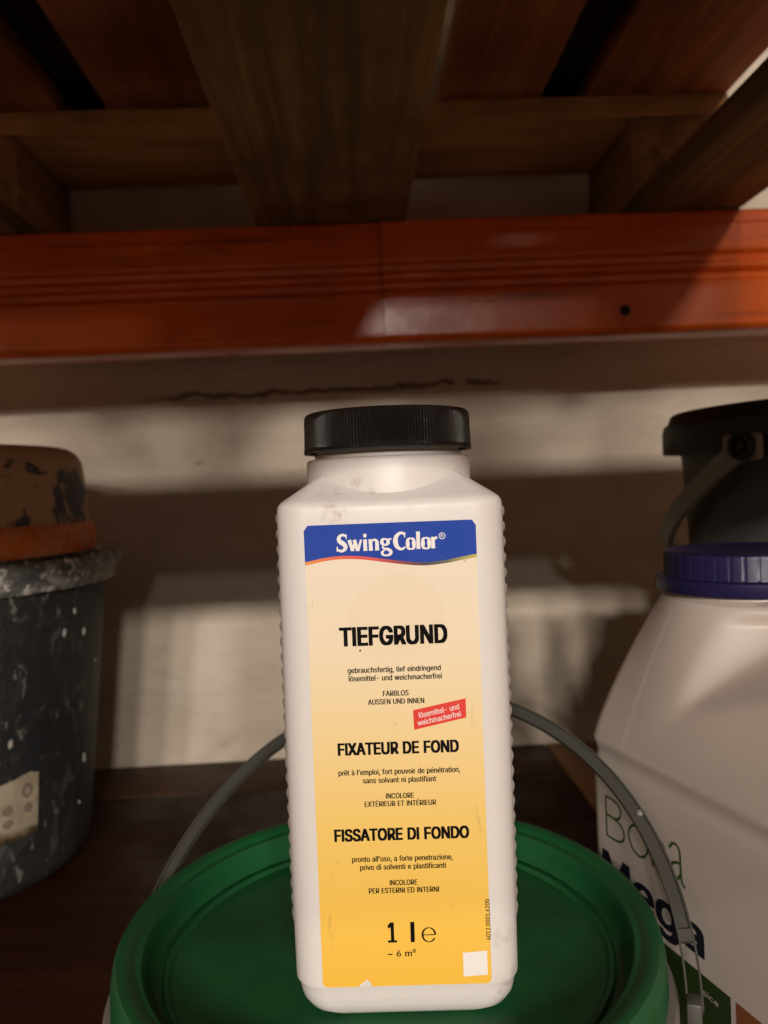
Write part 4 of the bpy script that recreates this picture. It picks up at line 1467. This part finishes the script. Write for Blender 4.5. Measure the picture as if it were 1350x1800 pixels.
# lumps of dried plaster on rim and wall
for k in range(26):
    a = R(random.uniform(-75, 5))
    up_ = random.random() < .45
    z = E(-.0485) if up_ else random.uniform(.05, .24)
    r = .155 if up_ else lerp(.1216, .1475, (z - .024) / (E(-.070) - .024)) + .0002
    bm = bmesh.new()
    bmesh.ops.create_icosphere(bm, subdivisions=2, radius=1)
    s = random.uniform(.0012, .0034)
    sv = Vector((.35, s * 190, s * random.uniform(190, 420)))
    for v in bm.verts:
        v.co = Vector((v.co.x * .0011, v.co.y * s * .8, v.co.z * s * random.uniform(1.3, 1.6))) * (1 + .3 * noise.noise(v.co * 2 + Vector((k, 0, 0))))
    me = bpy.data.meshes.new('plaster_lump')
    bm.to_mesh(me)
    bm.free()
    me.shade_smooth()
    link('plaster_lump', me, M['dry'], lb, (r * math.cos(a), r * math.sin(a), z), (random.uniform(-.4, .4), 0, a))
# torn paper sticker
sv_, sf = [], []
n = 18
for i in range(n + 1):
    a = lerp(-58, -31.4, i / n)
    zt = lerp(E(-.2215), E(-.2175), sstep(-46, -33, a)) - .001 * noise.noise(Vector((a * .6, 0, 0)))
    zb_ = E(-.2700) + .006 * noise.noise(Vector((a * .45, 5, 0)))
    if a > -33.2: zt -= .002
    for j in range(7):
        z = lerp(zb_, zt, j / 6)
        r = lerp(.1216, .1475, (z - .024) / (E(-.070) - .024)) + .0016
        sv_.append((r * math.cos(R(a)), r * math.sin(R(a)), z))
for i in range(n):
    for j in range(6):
        k = i * 7 + j
        sf.append((k, k + 7, k + 8, k + 1))
stk = link('paper_sticker', mesh('paper_sticker', sv_, sf, 60), M['paper'], lb)


def on_bucket(adeg, z, off=.0020):
    r = lerp(.1216, .1475, (z - .024) / (E(-.070) - .024)) + off
    return Vector((r * math.cos(R(adeg)), r * math.sin(R(adeg)), z))


def smudge(a0, z0, ra, rz, hole):
    V, F = [], []
    m_ = 24
    for i in range(m_):
        t = 2 * math.pi * i / m_
        wob = 1 + .15 * noise.noise(Vector((math.cos(t) * 2, math.sin(t) * 2, a0)))
        for s in (1, hole):
            V.append(on_bucket(a0 + ra * s * wob * math.cos(t), z0 + rz * s * wob * math.sin(t)))
    for i in range(m_):
        j = (i + 1) % m_
        F.append((2 * i, 2 * j, 2 * j + 1, 2 * i + 1))
    return mesh('printed_symbol', V, F, 60)


link('printed_symbol', smudge(-36.0, E(-.2320), 1.9, .0062, .55), M['smudge'], stk)
link('printed_symbol', smudge(-35.6, E(-.2465), 1.5, .0046, .15), M['smudge'], stk)
link('printed_symbol', smudge(-43.0, E(-.2440), 1.9, .0042, .1), M['smudge'], stk)
link('printed_symbol', smudge(-43.0, E(-.2550), 1.9, .0036, .1), M['smudge'], stk)

# the upturned tub on top of it
tu = empty('upturned_tub', (LX, LY_, E(-.0475)))
tag(tu, 'brown and orange mortar tub upside down on the dirty splattered bucket', 'tub')
tp = [(.1355, .026), (.1345, .034), (.1335, .054), (.1320, .073)]
for i in range(9):
    t = R(90 * i / 8)
    tp.append((.1120 + .0195 * math.cos(t), .0755 + .0195 * math.sin(t)))
tp += [(.08, .0960), (.04, .0962), (.001, .0963)]
link('body', lathe('body', tp, 160, 40, rfun=wobr, cap1=True), M['tub'], tu)
link('rim', lathe('rim', [(.1345, .0025), (.1392, .0020), (.1402, .0040), (.1398, .0210), (.1388, .0260), (.1370, .0275), (.1350, .0275)], 160, 40, rfun=wobr), M['tub_rim'], tu)
